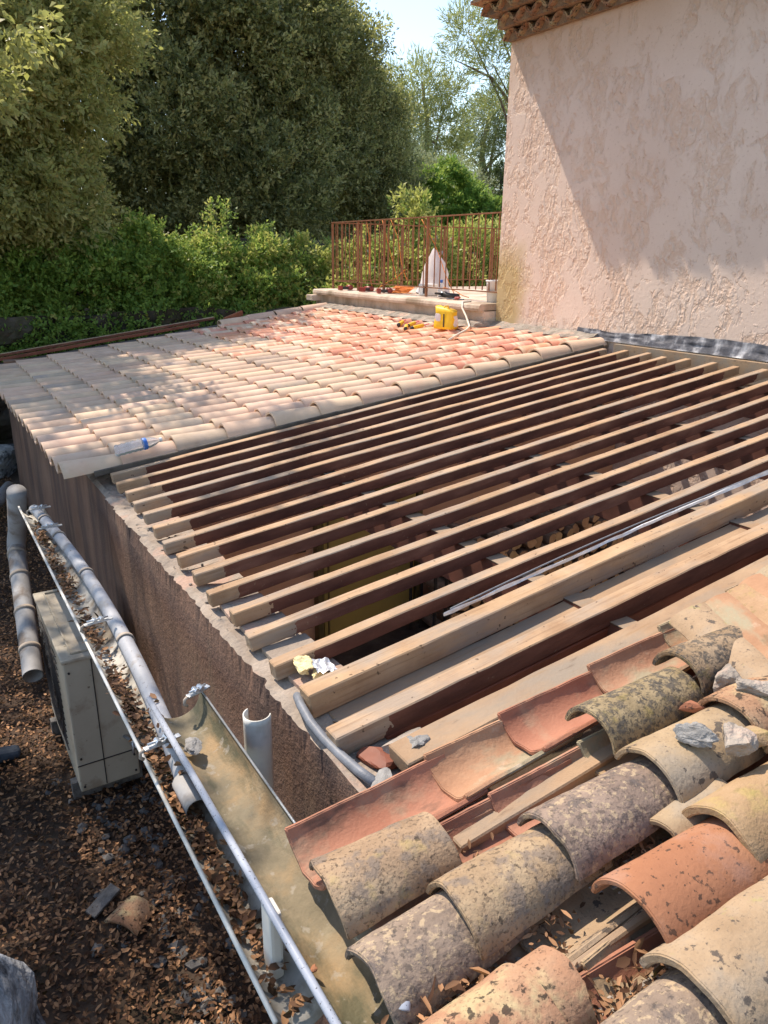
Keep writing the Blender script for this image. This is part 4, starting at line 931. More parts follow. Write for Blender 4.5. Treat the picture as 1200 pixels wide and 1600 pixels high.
# draped white sack, conical
mb = MB(); n = 36; hts = [0, .03, .12, .25, .38, .48, .54, .57]; rd = [.235, .225, .19, .175, .125, .06, .028, .0]
for r_, z in zip(rd, hts):
    for k in range(n):
        a = 2*math.pi*k/n; f = 1+.16*math.sin(3*a+z*4)+.07*math.sin(7*a+z*9)+.05*N3((math.cos(a), math.sin(a), z*4), 2)
        mb.v.append((r_*f*math.cos(a)*.9+.03*math.sin(z*7), r_*f*math.sin(a), z+.02*math.sin(5*a)*(z < .04)))
for i in range(len(hts)-1):
    for k in range(n): mb.f.append((i*n+k, i*n+(k+1) % n, (i+1)*n+(k+1) % n, (i+1)*n+k)); mb.mi.append(0)
o = mb.build('sack', 'white_sheet', smooth=True); o.location = (6.0, 8.35, TZ+.004); tag(o, 'pointed white plastic sack standing behind the railing', 'sack')
t = empty('box', (5.62, 7.95, TZ+.004), 'small white box with a dark slot in front of the white sack', 'box')
MB().box((0, 0, .07), (.16, .20, .14)).build('shell', 'white_plastic', t, bevel=.01); MB().box((-.082, -.03, .07), (.006, .04, .09)).build('slot', 'dark_metal', t)
t = empty('bottle', (5.58, 7.62, TZ+.004), 'small white bottle with a blue cap beside the white box', 'bottle')
lathe_obj('bottle_body', [(0, 0), (.035, 0), (.038, .01), (.038, .12), (.02, .16), (.015, .17), (0, .17)], 'white_plastic', t)
lathe_obj('cap', [(0, .165), (.018, .165), (.018, .20), (0, .20)], 'blue_plastic', t, 14)
t = empty('bucket', (5.50, 6.52, TZ+.004), 'white plastic bucket against the corner of the house', 'bucket')
lathe_obj('pail', [(0, 0), (.085, 0), (.10, .21), (.108, .215), (.108, .23), (.095, .23), (.082, .012), (0, .012)], 'white_plastic', t, 28)
MB().tube([(.10*math.cos(a), .10*math.sin(a), .19) for a in np.linspace(0, math.pi, 14)], .003, 6).build('handle', 'galv', t, True)
# grinder
t = empty('angle_grinder', (5.42, 7.25, TZ+.004), 'black angle grinder lying on the coping beside the bucket', 'power tool', None, R(95))
MB().tube([(-.16, 0, .035), (-.15, 0, .035), (.02, 0, .038), (.06, 0, .045), (.10, 0, .045)], [.028, .030, .028, .036, .034], 14).build('motor_body', 'dark_metal', t, True)
MB().tube([(.10, 0, .03), (.10, 0, .075)], .032, 14).build('gear_head', 'galv', t, True); MB().tube([(.10, 0, .022), (.10, 0, .028)], .058, 20).build('disc', 'dark_metal', t)
MB().tube([(.08, .03, .05), (.09, .13, .06)], .014, 10).build('side_handle', 'dark_metal', t, True)
def drill(x, y, rz, label, mat):
    t = empty('cordless_drill', (x, y, TZ+.004), label, 'power tool', 'cordless tools on the coping', rz)
    MB().tube([(-.09, 0, .04), (.0, 0, .042), (.06, 0, .04)], [.032, .036, .03], 14).build('motor_housing', mat, t, True)
    MB().tube([(.06, 0, .04), (.085, 0, .04), (.11, 0, .04)], [.022, .02, .012], 12).build('chuck', 'dark_metal', t, True)
    MB().box((-.05, .07, .035), (.04, .12, .035)).build('grip', 'dark_metal', t, bevel=.006); MB().box((-.05, .145, .035), (.09, .045, .06)).build('battery', mat, t, bevel=.006)
drill(5.36, 9.50, R(80), 'red cordless drill lying at the far left of the coping', 'red_plastic')
drill(5.40, 9.05, R(100), 'second red cordless tool right of the drill on the coping', 'red_plastic')
drill(5.42, 8.55, R(70), 'dark red tool left of the white sack', 'red_plastic')
MB()
o = MB().tube([(5.36+.05*math.cos(a*3), 6.95+.06*a+.03*math.sin(a*3), TZ+.012) for a in np.linspace(0, 4, 40)], .007, 6).build('cable', 'cable_grey', smooth=True); tag(o, 'loose dark cable curled on the coping near the bucket', 'cable')
o = chunk('orange_tool', (5.34, 6.98, TZ+.025), (.05, .10, .04), 'red_plastic', 40, 'small orange red tool head by the dark cable', 'tool', .2, 3, .15)
# orange rope on the railing
mb = MB()
random.seed(3)
for (ya, yb, za, zb, dx) in ((8.55, 8.15, .90, .18, .05), (8.75, 8.35, .90, .10, -.04), (7.85, 7.15, .88, .06, .04), (8.2, 8.9, .30, .02, .05), (9.15, 9.0, .88, .06, .04), (7.4, 6.9, .12, .03, .1), (8.95, 8.1, .02, .02, .15)):
    mb.tube([(5.42+.3*dx*math.sin(u*6)+abs(dx)*.4, ya+(yb-ya)*u+.014*math.sin(u*7+ya), TZ+.005+za+(zb-za)*u) for u in np.linspace(0, 1, 18)], .005, 6)
tag(mb.build('rope', 'orange_rope', smooth=True), 'orange rope tangled through the railing', 'rope')
mb = MB()
for k in range(7): a = k*1.1; mb.tube([(5.62+.12*math.cos(u+a)+.02*k, 8.65+.16*math.sin(u+a), TZ+.01+.012*k) for u in np.linspace(0, 4.5, 22)], .007, 6)
tag(mb.build('rope_coil', 'orange_rope', smooth=True), 'loose coil of orange rope at the foot of the white sack', 'rope')
# pale strap hanging off the coping onto the roof
mb = MB(); pts = [(5.30, 6.68, TZ+.01), (5.14, 6.62, TZ+.008), (5.105, 6.58, TZ-.05), (5.06, 6.45, -.60), (4.98, 6.28, zr(4.98)+.09), (4.86, 6.18, zr(4.86)+.085), (4.66, 6.08, zr(4.66)+.075), (4.45, 5.92, zr(4.45)+.08)]
tag(mb.tube(pts, .010, 8).build('strap', 'white_rope', smooth=True), 'pale cord hanging from the coping onto the finished roof', 'cord')
# yellow bag
bg_ = empty('tool_bag', (4.80, 6.45, zr(4.8)+.075), 'yellow tool bag with white patches standing on the finished roof', 'bag', None, R(18))
mb = MB(); n = 28
for i in range(7):
    q = i/6; z = .24*q; s = 1-.22*q+.05*math.sin(q*6)
    for k in range(n):
        a = 2*math.pi*k/n; c, s_ = math.cos(a), math.sin(a); e = .35
        mb.v.append((.085*s*math.copysign(abs(c)**e, c), .135*(1-.06*q)*math.copysign(abs(s_)**e, s_)+.006*math.sin(q*7+a*3), z+(.035*s_ if i == 6 else 0)+.01*(i == 0)))
for i in range(6):
    for k in range(n): mb.f.append((i*n+k, i*n+(k+1) % n, (i+1)*n+(k+1) % n, (i+1)*n+k)); mb.mi.append(0)
mb.f += [tuple(range(n))[::-1], tuple(6*n+k for k in range(n))]; mb.mi += [0, 0]
mb.build('bag_body', 'yellow_plastic', bg_, True); bg_.scale = (.9, .86, .88)
MB().box((-.088, -.03, .11), (.006, .016, .15)).build('zip', 'dark_metal', bg_)
o = chunk('patch', (-.083, .06, .14), (.012, .10, .10), 'white_sheet', 61, None, None, 0, 3, .2); o.parent = bg_
o = chunk('patch', (.0, -.132, .10), (.12, .014, .15), 'white_sheet', 62, None, None, 0, 3, .15); o.parent = bg_
MB().tube([(-.05, 0, .235), (-.03, 0, .27), (.03, 0, .27), (.05, 0, .235)], .008, 8).build('handle', 'yellow_plastic', bg_, True)
def hand_tool(x, y, rz, lab):
    t = empty('hand_tool', (x, y, zr(x)+.092), lab, 'tool', 'yellow tools beside the bag', rz); t.rotation_euler = (0, -SL, rz)
    MB().tube([(-.13, 0, 0), (-.10, 0, 0), (.02, 0, 0), (.04, 0, 0)], [.018, .022, .020, .012], 12).build('grip', 'yellow_plastic', t, True)
    MB().tube([(.04, 0, 0), (.13, 0, 0)], .006, 8).build('shaft', 'pink_plastic', t, True)
    MB().tube([(-.15, 0, 0), (-.128, 0, 0)], .021, 12).build('end_cap', 'dark_metal', t, True)
hand_tool(4.78, 7.25, .7, 'leftmost yellow handled tool on the finished roof')
hand_tool(4.80, 7.05, .5, 'middle yellow handled tool on the finished roof')
hand_tool(4.66, 6.98, .9, 'lowest yellow handled tool, nearest the rafters')
hand_tool(4.74, 6.82, .2, 'yellow handled tool nearest the yellow bag')
# water bottle lying on the verge tile
wb = empty('water_bottle', (.985, 4.60, zr(1.0)+.095), 'clear plastic water bottle with blue label lying by the verge tiles', 'bottle'); wb.rotation_euler = (0, R(90)-SL, R(3)); wb.location = (.98, 4.70, zr(.98)+.115)
prof = [(0, 0), (.030, 0)]+[(.036+.0022*math.sin(k*1.9), .005+k*.0105) for k in range(20)]+[(.034, .22), (.024, .255), (.014, .275), (.013, .285)]
lathe_obj('bottle_body', prof, 'clear_plastic', wb, 28); lathe_obj('label_band', [(.0372, .175), (.0385, .177), (.0385, .197), (.0372, .199)], 'blue_plastic', wb, 28); lathe_obj('cap', [(0, .285), (.015, .285), (.015, .30), (0, .30)], 'white_plastic', wb, 16)

# ------------------------------------------------------------------ foliage
def leaf_mesh(name, pos, d, L, W, tint, mats, seed, parent=None, mi=None, fold=.25):
    rng = np.random.default_rng(seed); n = len(pos)
    d = d/np.linalg.norm(d, axis=1, keepdims=True); r_ = rng.normal(size=(n, 3)); s = np.cross(d, r_); s /= np.linalg.norm(s, axis=1, keepdims=True)+1e-9; nn = np.cross(s, d)
    L = L*rng.uniform(.7, 1.3, n)[:, None]; W = W*rng.uniform(.7, 1.2, n)[:, None]
    v = np.empty((n, 4, 3)); v[:, 0] = pos; v[:, 1] = pos+d*L*.5+s*W/2+nn*W*fold; v[:, 2] = pos+d*L; v[:, 3] = pos+d*L*.5-s*W/2+nn*W*fold
    me = bpy.data.meshes.new(name); me.vertices.add(n*4); me.vertices.foreach_set('co', v.reshape(-1).astype(np.float32))
    me.loops.add(n*4); me.loops.foreach_set('vertex_index', np.arange(n*4, dtype=np.int32)); me.polygons.add(n)
    me.polygons.foreach_set('loop_start', np.arange(0, n*4, 4, dtype=np.int32)); me.polygons.foreach_set('loop_total', np.full(n, 4, dtype=np.int32))
    for mt in mats: me.materials.append(MATS[mt])
    if mi is not None: me.polygons.foreach_set('material_index', mi.astype(np.int32))
    me.update(calc_edges=True); at = me.attributes.new('tint', 'FLOAT', 'FACE'); at.data.foreach_set('value', tint.astype(np.float32))
    o = bpy.data.objects.new(name, me); C.objects.link(o)
    if parent: o.parent = parent
    return o
def spray(seed, blobs, ntw, per, tl, up=.5, shell=.55, lumps=.22, jit=.8, ncl=0, cr=.35, flat=.6):
    rng = np.random.default_rng(seed); b = np.array(blobs, float); wgt = (b[:, 3]*b[:, 4]+b[:, 4]*b[:, 5]+b[:, 3]*b[:, 5]); wgt /= wgt.sum()
    k = rng.choice(len(b), ntw, p=wgt); u = rng.normal(size=(ntw, 3)); u /= np.linalg.norm(u, axis=1, keepdims=True)
    # lumpy radius: directional lobes make clumps and hollows
    lob = np.zeros(ntw)
    for q in range(5):
        w3 = rng.normal(size=3)*3.2; lob += np.sin(u@w3+rng.uniform(0, 6)+k*1.7)
    lob = lob/5*lumps*2
    rad = (shell+(1-shell)*rng.uniform(0, 1, ntw)**.6)*(1+lob)
    p = b[k, :3]+u*b[k, 3:6]*rad[:, None]
    if ncl:      # gather the twigs into separate leaf clumps with gaps between them
        cc_ = p[:ncl]; ci = rng.integers(0, ncl, ntw); sz = (cr*rng.uniform(.55, 1.35, ncl))[ci][:, None]
        g = rng.normal(size=(ntw, 3)); g /= np.linalg.norm(g, axis=1, keepdims=True); g *= rng.uniform(.25, 1, (ntw, 1))**.5
        p = cc_[ci]+g*sz*np.array([1, 1, flat]); u = .45*u[ci]+.7*g
        u /= np.linalg.norm(u, axis=1, keepdims=True)+1e-9
    td = u+np.array([0, 0, up])+rng.normal(size=(ntw, 3))*.45; td /= np.linalg.norm(td, axis=1, keepdims=True)
    t = np.tile(np.linspace(0, 1, per), ntw); P = np.repeat(p, per, 0); D = np.repeat(td, per, 0)
    P = P+D*(t[:, None]*tl)+rng.normal(size=P.shape)*tl*.09
    LD_ = D+rng.normal(size=P.shape)*jit; tint = np.clip(np.repeat(rng.uniform(0, 1, ntw), per)*.6+rng.uniform(0, 1, len(P))*.4, 0, 1)
    return P, LD_, tint
def trunk(parent, base, top, r0, r1, limbs, mat, seed=0, name='trunk'):
    mb = MB(); base = Vector(base); top = Vector(top); n = 10
    pts = [base.lerp(top, i/n)+Vector((.12*N3((i*.35, 0, seed)), .12*N3((0, i*.35, seed)), 0))*(i > 0)*(top-base).length*.35 for i in range(n+1)]
    mb.tube(pts, [r0+(r1-r0)*i/n for i in range(n+1)], 10)
    random.seed(seed)
    for (u, tgt, r_) in limbs:
        a = pts[min(n, int(u*n))]; b = Vector(tgt); m_ = a.lerp(b, .5)+Vector((random.uniform(-.2, .2), random.uniform(-.2, .2), (b-a).length*.10))
        q = [a, a.lerp(m_, .5), m_, m_.lerp(b, .5), b]; mb.tube(q, [r_, r_*.85, r_*.65, r_*.45, r_*.2], 7)
    return mb.build(name, mat, parent, True)
def tree(name, label, cat, base, top, r0, blobs, ntw, per, tl, L, W, mats, seed, group=None, bark='bark', up=.5, shell=.55, lumps=.22, second=.0, jit=.8, ncl=0, cr=.35, flat=.6):
    t = empty(name, base, label, cat, group); off = np.array(base)
    bb = [(x-off[0], y-off[1], z-off[2], a, b, c) for (x, y, z, a, b, c) in blobs]
    limbs = [(.35+.5*(i/len(bb)), (q[0], q[1], q[2]), r0*.4) for i, q in enumerate(bb)]
    trunk(t, (0, 0, -.1), Vector(top)-Vector(base), r0, r0*.35, limbs, bark, seed)
    P, D, tint = spray(seed, bb, ntw, per, tl, up, shell, lumps, jit, ncl, cr, flat)
    mi = None
    if len(mats) > 1: rng = np.random.default_rng(seed+5); mi = (np.repeat(rng.uniform(0, 1, ntw), per) < second).astype(int)
    leaf_mesh('crown', P, D, L, W, tint, mats, seed, t, mi); return t
# big pale oak on the left, near
tree('oak_tree', 'pale grey green oak filling the upper left, nearest of the big trees', 'tree', (-.8, 13.2, -1.0), (-.2, 12.9, 4.4), .22,
     [(1.0, 12.1, 2.0, 1.8, 1.1, 1.5), (2.0, 12.8, 3.6, 1.4, 1.1, 1.1), (-.1, 11.6, 4.2, 1.2, 1.1, .9), (1.35, 12.3, .75, 1.5, .9, .9), (-1.2, 11.5, 2.6, 1.6, 1.3, 1.6), (1.9, 12.8, 2.4, 1.35, 1.1, 1.5)],
     14500, 12, .26, .085, .042, ['leaf_oak'], 101, up=-.05, shell=.45, lumps=.2, ncl=420, cr=.42, flat=.55)
# overhanging branches over the gutter side, mostly outside the picture
tree('oak_tree', 'oak branch with larger leaves hanging in at the top left corner', 'tree', (-2.6, 8.6, GZ), (-2.0, 8.2, 3.6), .16,
     [(-.75, 7.3, 3.3, 1.0, 1.2, .8), (-1.3, 6.0, 3.9, 1.2, 1.2, .8), (.15, 8.6, 4.6, 1.1, 1.0, .7), (-.9, 9.0, 3.9, 1.2, 1.2, 1.2), (-2.0, 4.6, 4.4, 1.3, 1.2, .8), (1.0, 8.0, 1.95, .45, .6, .35), (.75, 8.2, 1.55, .3, .5, .3)],
     1250, 10, .26, .085, .045, ['leaf_oak'], 103, up=-.3, shell=.2, lumps=.2, ncl=60, cr=.20, flat=.5)
tree('holm_oak', 'tall very dark evergreen in the middle behind the bushes', 'tree', (7.0, 18.2, -.2), (7.2, 18.0, 6.5), .28,
     [(6.9, 17.8, 3.0, 2.3, 1.6, 2.7), (6.2, 17.6, 4.9, 1.9, 1.4, 1.5), (8.1, 18.0, 4.8, 1.9, 1.4, 1.4), (8.5, 18.0, 2.2, 1.6, 1.4, 2.3), (5.6, 17.5, 2.0, 1.3, 1.2, 2.0), (7.2, 16.8, 1.5, 1.6, .8, 1.4)],
     19000, 12, .34, .105, .05, ['leaf_dark', 'leaf_dark_tip'], 107, up=.5, shell=.62, lumps=.25, second=.5, ncl=520, cr=.48, flat=.8)
tree('holm_oak', 'feathery topped dark evergreen right of the tall dark one, against the sky', 'tree', (11.2, 19.2, -.2), (11.0, 19.0, 5.2), .24,
     [(10.4, 18.6, 2.6, 1.7, 1.4, 2.3), (11.4, 18.8, 1.8, 1.2, 1.2, 1.8), (9.6, 18.6, 4.4, 1.2, 1.1, 1.1), (10.8, 18.9, 3.5, .9, .9, 1.2), (9.0, 18.3, 5.0, 1.2, 1.0, 1.1)],
     12500, 12, .38, .10, .042, ['leaf_dark', 'leaf_dark_tip'], 109, up=1.0, shell=.5, lumps=.25, second=.6, ncl=380, cr=.42, flat=1.1)
tree('evergreen_tree', 'shaded evergreen between the pale oak and the tall dark tree', 'tree', (3.2, 18.6, -.2), (3.4, 18.6, 6.0), .22,
     [(3.6, 18.4, 2.4, 2.0, 1.3, 2.6), (2.2, 18.6, 5.0, 2.4, 1.4, 2.4), (4.6, 18.6, 6.4, 1.8, 1.3, 1.6), (.5, 18.5, 3.0, 2.4, 1.4, 3.2)], 10000, 10, .42, .12, .06, ['leaf_dark', 'leaf_dark_tip'], 113, up=.3, second=.5)
tree('laurel_bush', 'dense bright green laurel mound behind the railing', 'bush', (13.9, 20.4, .2), (14.0, 20.4, 1.6), .10,
     [(14.2, 19.6, 1.25, 1.6, 1.0, 1.2), (15.9, 19.8, .75, 1.1, .9, .85), (12.8, 19.4, .7, 1.0, .8, .9)], 8000, 9, .16, .12, .06, ['leaf_laurel'], 127, up=.3, shell=.8, lumps=.08, ncl=260, cr=.30)
# pines far behind
def pine(label, base, top, r0, pads, seed, mat, n, trunkmat='pine_bark'):
    tree('pine_tree', label, 'tree', base, top, r0, pads, n, 9, .7, .32, .045, [mat], seed, None, trunkmat, .45, .35, .25, jit=.45)
pine('thin sunlit pine with bare leaning trunk against the sky', (22.1, 31, .2), (21.4, 31, 7.3), .17, [(21.0, 31, 6.9, 1.5, 1.0, .9), (22.3, 31, 5.6, 1.3, .9, .6), (20.2, 30.5, 5.6, .9, .8, 1.0), (22.8, 31, 7.0, .8, .7, .4), (20.4, 30.5, 3.6, .9, .9, 1.1), (22.9, 31.5, 4.3, 1.1, .9, .8), (21.5, 31, 3.0, 1.4, .9, 1.0)], 131, 'leaf_pine', 1500)
pine('pine reaching out with drooping branches beside the tiled eave', (28.5, 30.5, .2), (25.6, 30, 9.0), .22, [(23.0, 30, 9.2, 1.2, .9, .9), (24.4, 30, 8.2, 1.1, .8, .6), (25.2, 30, 6.9, .8, .7, .5), (24.4, 30, 10.0, .9, .8, .5), (26.2, 30, 9.6, 1.2, .8, .5), (22.3, 30, 8.1, .5, .5, .4)], 137, 'leaf_pine', 640)
pine('dark round headed umbrella pine right by the house corner', (33.2, 41, .3), (32.6, 40.5, 8.4), .3, [(32.0, 40, 7.5, 1.5, 1.2, 1.2), (33.6, 40.2, 8.4, 1.4, 1.2, 1.0), (31.0, 40, 5.9, 1.2, 1, .9), (34, 40, 6.4, 1.0, 1, .9), (33.0, 40, 4.2, 1.6, 1, .6)], 139, 'leaf_pine_dark', 1500)
tree('olive_tree', 'silvery olive tree beyond the laurel mound', 'tree', (19.4, 26.5, .2), (19.5, 26.5, 2.6), .16, [(18.6, 26, 2.6, 1.3, 1.1, 1.2), (20.1, 26.2, 2.2, 1.2, 1, 1.3), (17.2, 26, 2.6, 1.3, 1, 1.3)], 1900, 9, .3, .13, .03, ['leaf_olive'], 149, up=.7)
tree('cypress', 'narrow dark cypress against the house corner', 'tree', (21.9, 26, .2), (21.9, 26, 3.5), .1, [(21.9, 26, 1.2, .42, .42, 1.1), (21.9, 26, 2.6, .32, .32, 1.0)], 900, 10, .2, .12, .03, ['leaf_cypress'], 151, up=2.0, shell=.8, lumps=.05)
# far wood closing the view
P, D, tint = spray(157, [(x, 52+3*math.sin(x), 2.0+.8*math.sin(x*.7), 5, 3, 3.0+.8*math.sin(x*1.3)) for x in np.arange(-25, 62, 4.5)], 9000, 8, .9, .4, .6, .25)
tag(leaf_mesh('far_wood', P, D, .42, .2, tint, ['leaf_pine_dark'], 157), 'soft green far wood closing the view behind the garden', 'wood', kind='stuff')
# bushes on top of the retaining wall
random.seed(19)
BL = ['leftmost bright green bush above the rock wall', 'second bush from the left above the rock wall', 'third bush from the left, deep green above the rock wall', 'bush above the rock wall below the dark gap in the trees', 'bush with tall light shoots above the rock wall', 'light green bush right of the tall shoots', 'lime green bush next to the terrace corner', 'low lime bush hugging the terrace corner']
BX = [(-.1, 12.6, .10, 1.0), (1.2, 12.6, .05, 1.0), (2.35, 12.65, .0, .95), (3.4, 12.6, -.08, .85), (4.45, 12.7, -.12, .82), (5.3, 12.8, -.25, .7), (6.15, 12.9, -.30, .66), (6.9, 12.9, -.35, .6)]
for i, (x, y, z, r_) in enumerate(BX):
    bl = [(x, y, z-.25, r_*.78, .6, r_*.72), (x-.35, y-.45, z-.55, .5, .45, .5), (x+.35, y-.4, z-.45, .5, .45, .55), (x+.1, y-.2, z+.10, .35, .35, .42)]
    if i == 4: bl.append((x+.15, y-.1, z+.50, .12, .12, .42))
    tree('bush', BL[i], 'bush', (x, y, -.98), (x, y, z), .045, bl, 2100, 9, .16, .065, .038, ['leaf_bush', 'leaf_lime'], 200+i, 'bushes above the rock wall', up=.35, shell=.62, lumps=.28, ncl=75, cr=.19, flat=.8, second=.08 if i < 4 else (.35 if i < 6 else .6))
# flowering hedge behind the terrace
HL = ['yellow green hedge bush at the left behind the railing', 'hedge bush behind the middle of the railing, with pale blossom', 'hedge bush with long upright shoots behind the sack', 'hedge bush behind the right part of the railing', 'hedge bush nearest the house corner']
for i, (x, y, z, r_) in enumerate(((7.3, 12.2, -.45, .8), (8.3, 12.3, -.35, .85), (9.3, 12.4, -.2, .9), (10.35, 12.5, -.15, .9), (11.4, 12.6, -.15, .9))):
    bl = [(x, y, z, r_*.8, .6, r_*.75), (x-.3, y-.4, z-.3, .6, .4, .5), (x+.4, y-.3, z-.2, .5, .4, .55)]
    if i == 2: bl += [(x-.9, y, z+.75, .2, .2, .5)]
    t = tree('hedge_bush', HL[i], 'bush', (x, y, -1.0), (x, y, z), .05, bl, 1700, 9, .2, .09, .042, ['leaf_lime', 'leaf_bush'], 300+i, 'hedge bushes behind the terrace', up=.6, shell=.5, lumps=.3, ncl=70, cr=.22, flat=.9, second=.15)
    P, D, tint = spray(320+i, [(0, 0, z+1.0, r_*.8, .6, r_*.75)], 50, 5, .05, .2, .9, .1)
    leaf_mesh('blossom', P, D, .05, .045, tint, ['petal'], 330+i, t)
# hanging ivy in front of the rock wall
P, D, tint = spray(401, [(x, 11.65, -1.15-.25*abs(math.sin(x*2.1)), .5, .15, .45) for x in np.arange(-1, 7, .7)], 4200, 8, .14, -.5, .3, .3)
tag(leaf_mesh('ivy', P, D, .06, .036, tint, ['leaf_bush'], 401), 'trailing greenery hanging over the dark rock wall', 'ivy', kind='stuff')

# ------------------------------------------------------------------ litter
def litter(name, n, fx, seed, L, W, label, dirz=.35):
    rng = np.random.default_rng(seed); P = fx(rng, n); a = rng.uniform(0, 2*math.pi, n); D = np.stack([np.cos(a), np.sin(a), rng.normal(0, dirz, n)], 1)
    o = leaf_flat(name, P, D, L, W, rng); return tag(o, label, 'leaves', kind='stuff')
def leaf_flat(name, P, D, L, W, rng):
    n = len(P); D = D/np.linalg.norm(D, axis=1, keepdims=True); up = np.array([0, 0, 1.])+rng.normal(0, .35, (n, 3)); s = np.cross(D, up); s /= np.linalg.norm(s, axis=1, keepdims=True); nn = np.cross(s, D)
    L = L*rng.uniform(.28, 1.35, n)[:, None]; W = W*rng.uniform(.6, 1.2, n)[:, None]; cu = rng.uniform(-.1, .5, n)[:, None]
    v = np.empty((n, 6, 3)); v[:, 0] = P-D*L*.5; v[:, 1] = P-D*L*.15+s*W*.5+nn*W*cu; v[:, 2] = P+D*L*.25+s*W*.38+nn*W*cu; v[:, 3] = P+D*L*.5; v[:, 4] = P+D*L*.25-s*W*.38+nn*W*cu; v[:, 5] = P-D*L*.15-s*W*.5+nn*W*cu
    idx = np.arange(n)[:, None]*6; F = np.concatenate([idx+np.array([0, 1, 2, 3]), idx+np.array([0, 3, 4, 5])], 1).reshape(-1, 4)
    me = bpy.data.meshes.new(name); me.vertices.add(n*6); me.vertices.foreach_set('co', v.reshape(-1).astype(np.float32)); m_ = len(F)
    me.loops.add(m_*4); me.loops.foreach_set('vertex_index', F.reshape(-1).astype(np.int32)); me.polygons.add(m_)
    me.polygons.foreach_set('loop_start', np.arange(0, m_*4, 4, dtype=np.int32)); me.polygons.foreach_set('loop_total', np.full(m_, 4, dtype=np.int32))
    me.materials.append(MATS['leaf_dry']); me.update(calc_edges=True); at = me.attributes.new('tint', 'FLOAT', 'FACE'); at.data.foreach_set('value', np.repeat(rng.uniform(0, 1, n)**1.9, 2).astype(np.float32))
    o = bpy.data.objects.new(name, me); C.objects.link(o); return o
def yard(rng, n):
    y = 1.2+rng.uniform(0, 1, n)**1.5*9.5; x = rng.uniform(-1.6, .82, n)
    return np.stack([x, y, GZ+.05*np.array([N3((a, b, 0), 1.3) for a, b in zip(x, y)])+rng.uniform(.005, .05, n)], 1)
litter('dead_leaves', 70000, yard, 501, .029, .015, 'thick carpet of dead brown leaves over the yard')
def ingut(rng, n): 
    y = rng.choice([4.4, 3.9, 3.6, 3.1, 2.6, 2.4, 2.2, 1.9, 1.7, 1.5, 1.3], n)+rng.normal(0, .12, n); x = .462+rng.normal(0, .018, n); return np.stack([x, np.clip(y, 1.08, 4.85), -1.545+rng.uniform(0, .03, n)], 1)
litter('gutter_leaves', 1500, ingut, 502, .030, .016, 'dead leaves lying in the lower white gutter')
def onpipe(rng, n):
    y = rng.uniform(1.85, 2.35, n); u = (y-1.8)/3; return np.stack([.485+.288*u*(1-u)+rng.normal(-.005, .014, n), y, -1.506+.031+rng.uniform(0, .006, n)], 1)
litter('pipe_leaves', 14, onpipe, 503, .035, .016, 'few dead leaves on top of the grey half pipe', .1)
def onroof(rng, n):
    cs = np.array([(.60, .80), (.68, .81), (.72, .80), (.86, .71), (.9, .80), (1.12, .815), (1.2, .81), (.93, .60), (.98, .61), (.86, .62), (.80, .60), (1.28, .61), (1.05, .60), (.84, 1.02), (1.35, .59), (.78, .71)])
    k = rng.integers(0, len(cs), n); x = cs[k, 0]+rng.normal(0, .035, n); y = cs[k, 1]+rng.normal(0, .022, n); return np.stack([x, y, -1.3+TS*(x-.87)+.0+rng.uniform(-.02, .022, n)], 1)
litter('dry_leaves', 800, onroof, 504, .024, .009, 'dry leaves and needles caught between the old tiles', .5)
def onroof2(rng, n):
    cs = np.array([(.62, .80), (.66, .815), (.70, .80), (.95, .60), (.98, .62)]); k = rng.integers(0, len(cs), n); x = cs[k, 0]+rng.normal(0, .025, n); y = cs[k, 1]+rng.normal(0, .02, n); return np.stack([x, y, -1.3+TS*(x-.87)+.02+rng.uniform(-.01, .02, n)], 1)
litter('dry_leaves', 22, onroof2, 505, .045, .019, 'larger pale oak leaves between the lowest old tiles', .4)
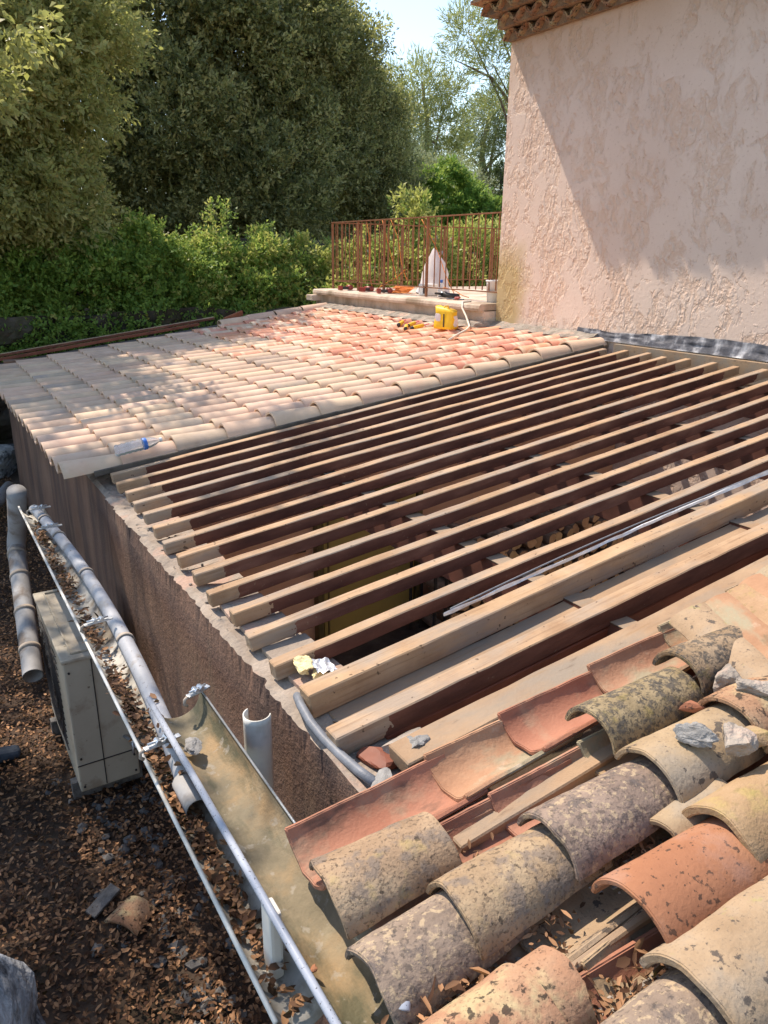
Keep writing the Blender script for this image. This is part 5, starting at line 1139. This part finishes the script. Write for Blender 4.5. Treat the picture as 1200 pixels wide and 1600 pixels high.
# gravel and dirt between the tiles
rng = np.random.default_rng(9)
def pebbles(name, n, fx, seed, s0, s1, mat, label):
    rng = np.random.default_rng(seed); P = fx(rng, n); mb = MB(); ic = [(0, 0, 1), (.9, 0, .4), (.3, .85, .4), (-.7, .5, .4), (-.7, -.5, .4), (.3, -.85, .4), (.7, .5, -.4), (-.3, .85, -.4), (-.9, 0, -.4), (-.3, -.85, -.4), (.7, -.5, -.4), (0, 0, -1)]
    fs = [(0, 1, 2), (0, 2, 3), (0, 3, 4), (0, 4, 5), (0, 5, 1), (1, 6, 2), (2, 7, 3), (3, 8, 4), (4, 9, 5), (5, 10, 1), (2, 6, 7), (3, 7, 8), (4, 8, 9), (5, 9, 10), (1, 10, 6), (11, 7, 6), (11, 8, 7), (11, 9, 8), (11, 10, 9), (11, 6, 10)]
    for p in P:
        s = rng.uniform(s0, s1); a = rng.uniform(0, 6.3); c_, s_ = math.cos(a), math.sin(a); j = rng.uniform(.6, 1.3, (12,)); e = rng.uniform(.4, .9)
        mb.add([(p[0]+s*j[i]*(v[0]*c_-v[1]*s_), p[1]+s*j[i]*(v[0]*s_+v[1]*c_), p[2]+s*e*j[i]*v[2]) for i, v in enumerate(ic)], fs)
    return tag(mb.build(name, mat), label, 'rubble', kind='stuff')
pebbles('rubble', 170, lambda r, n: np.stack([r.normal(.56, .13, n), r.uniform(2.0, 3.9, n), np.full(n, GZ+.015)], 1), 601, .010, .04, 'rubble_grey', 'loose grey stones on the ground along the wall')
pebbles('mortar_dirt', 700, lambda r, n: (lambda k, cs: np.stack([cs[k, 0]+r.normal(0, .07, n), cs[k, 1]+r.normal(0, .018, n), -1.3+TS*(cs[k, 0]-.87)+r.uniform(-.035, -.008, n)], 1))(r.integers(0, 8, n), np.array([(.72, .80), (.86, .72), (.95, .60), (.85, .60), (1.2, .81), (1.3, .60), (1.1, .60), (.70, .60)])), 602, .002, .008, 'mortar', 'crumbs of mortar and dirt between the old tiles')
pebbles('mortar_crumbs', 160, lambda r, n: np.stack([r.uniform(.86, 1.08, n), r.uniform(1.3, 4.6, n), np.full(n, wt+.006)], 1), 603, .003, .010, 'mortar', 'crumbs on the wall head between the rafter ends')
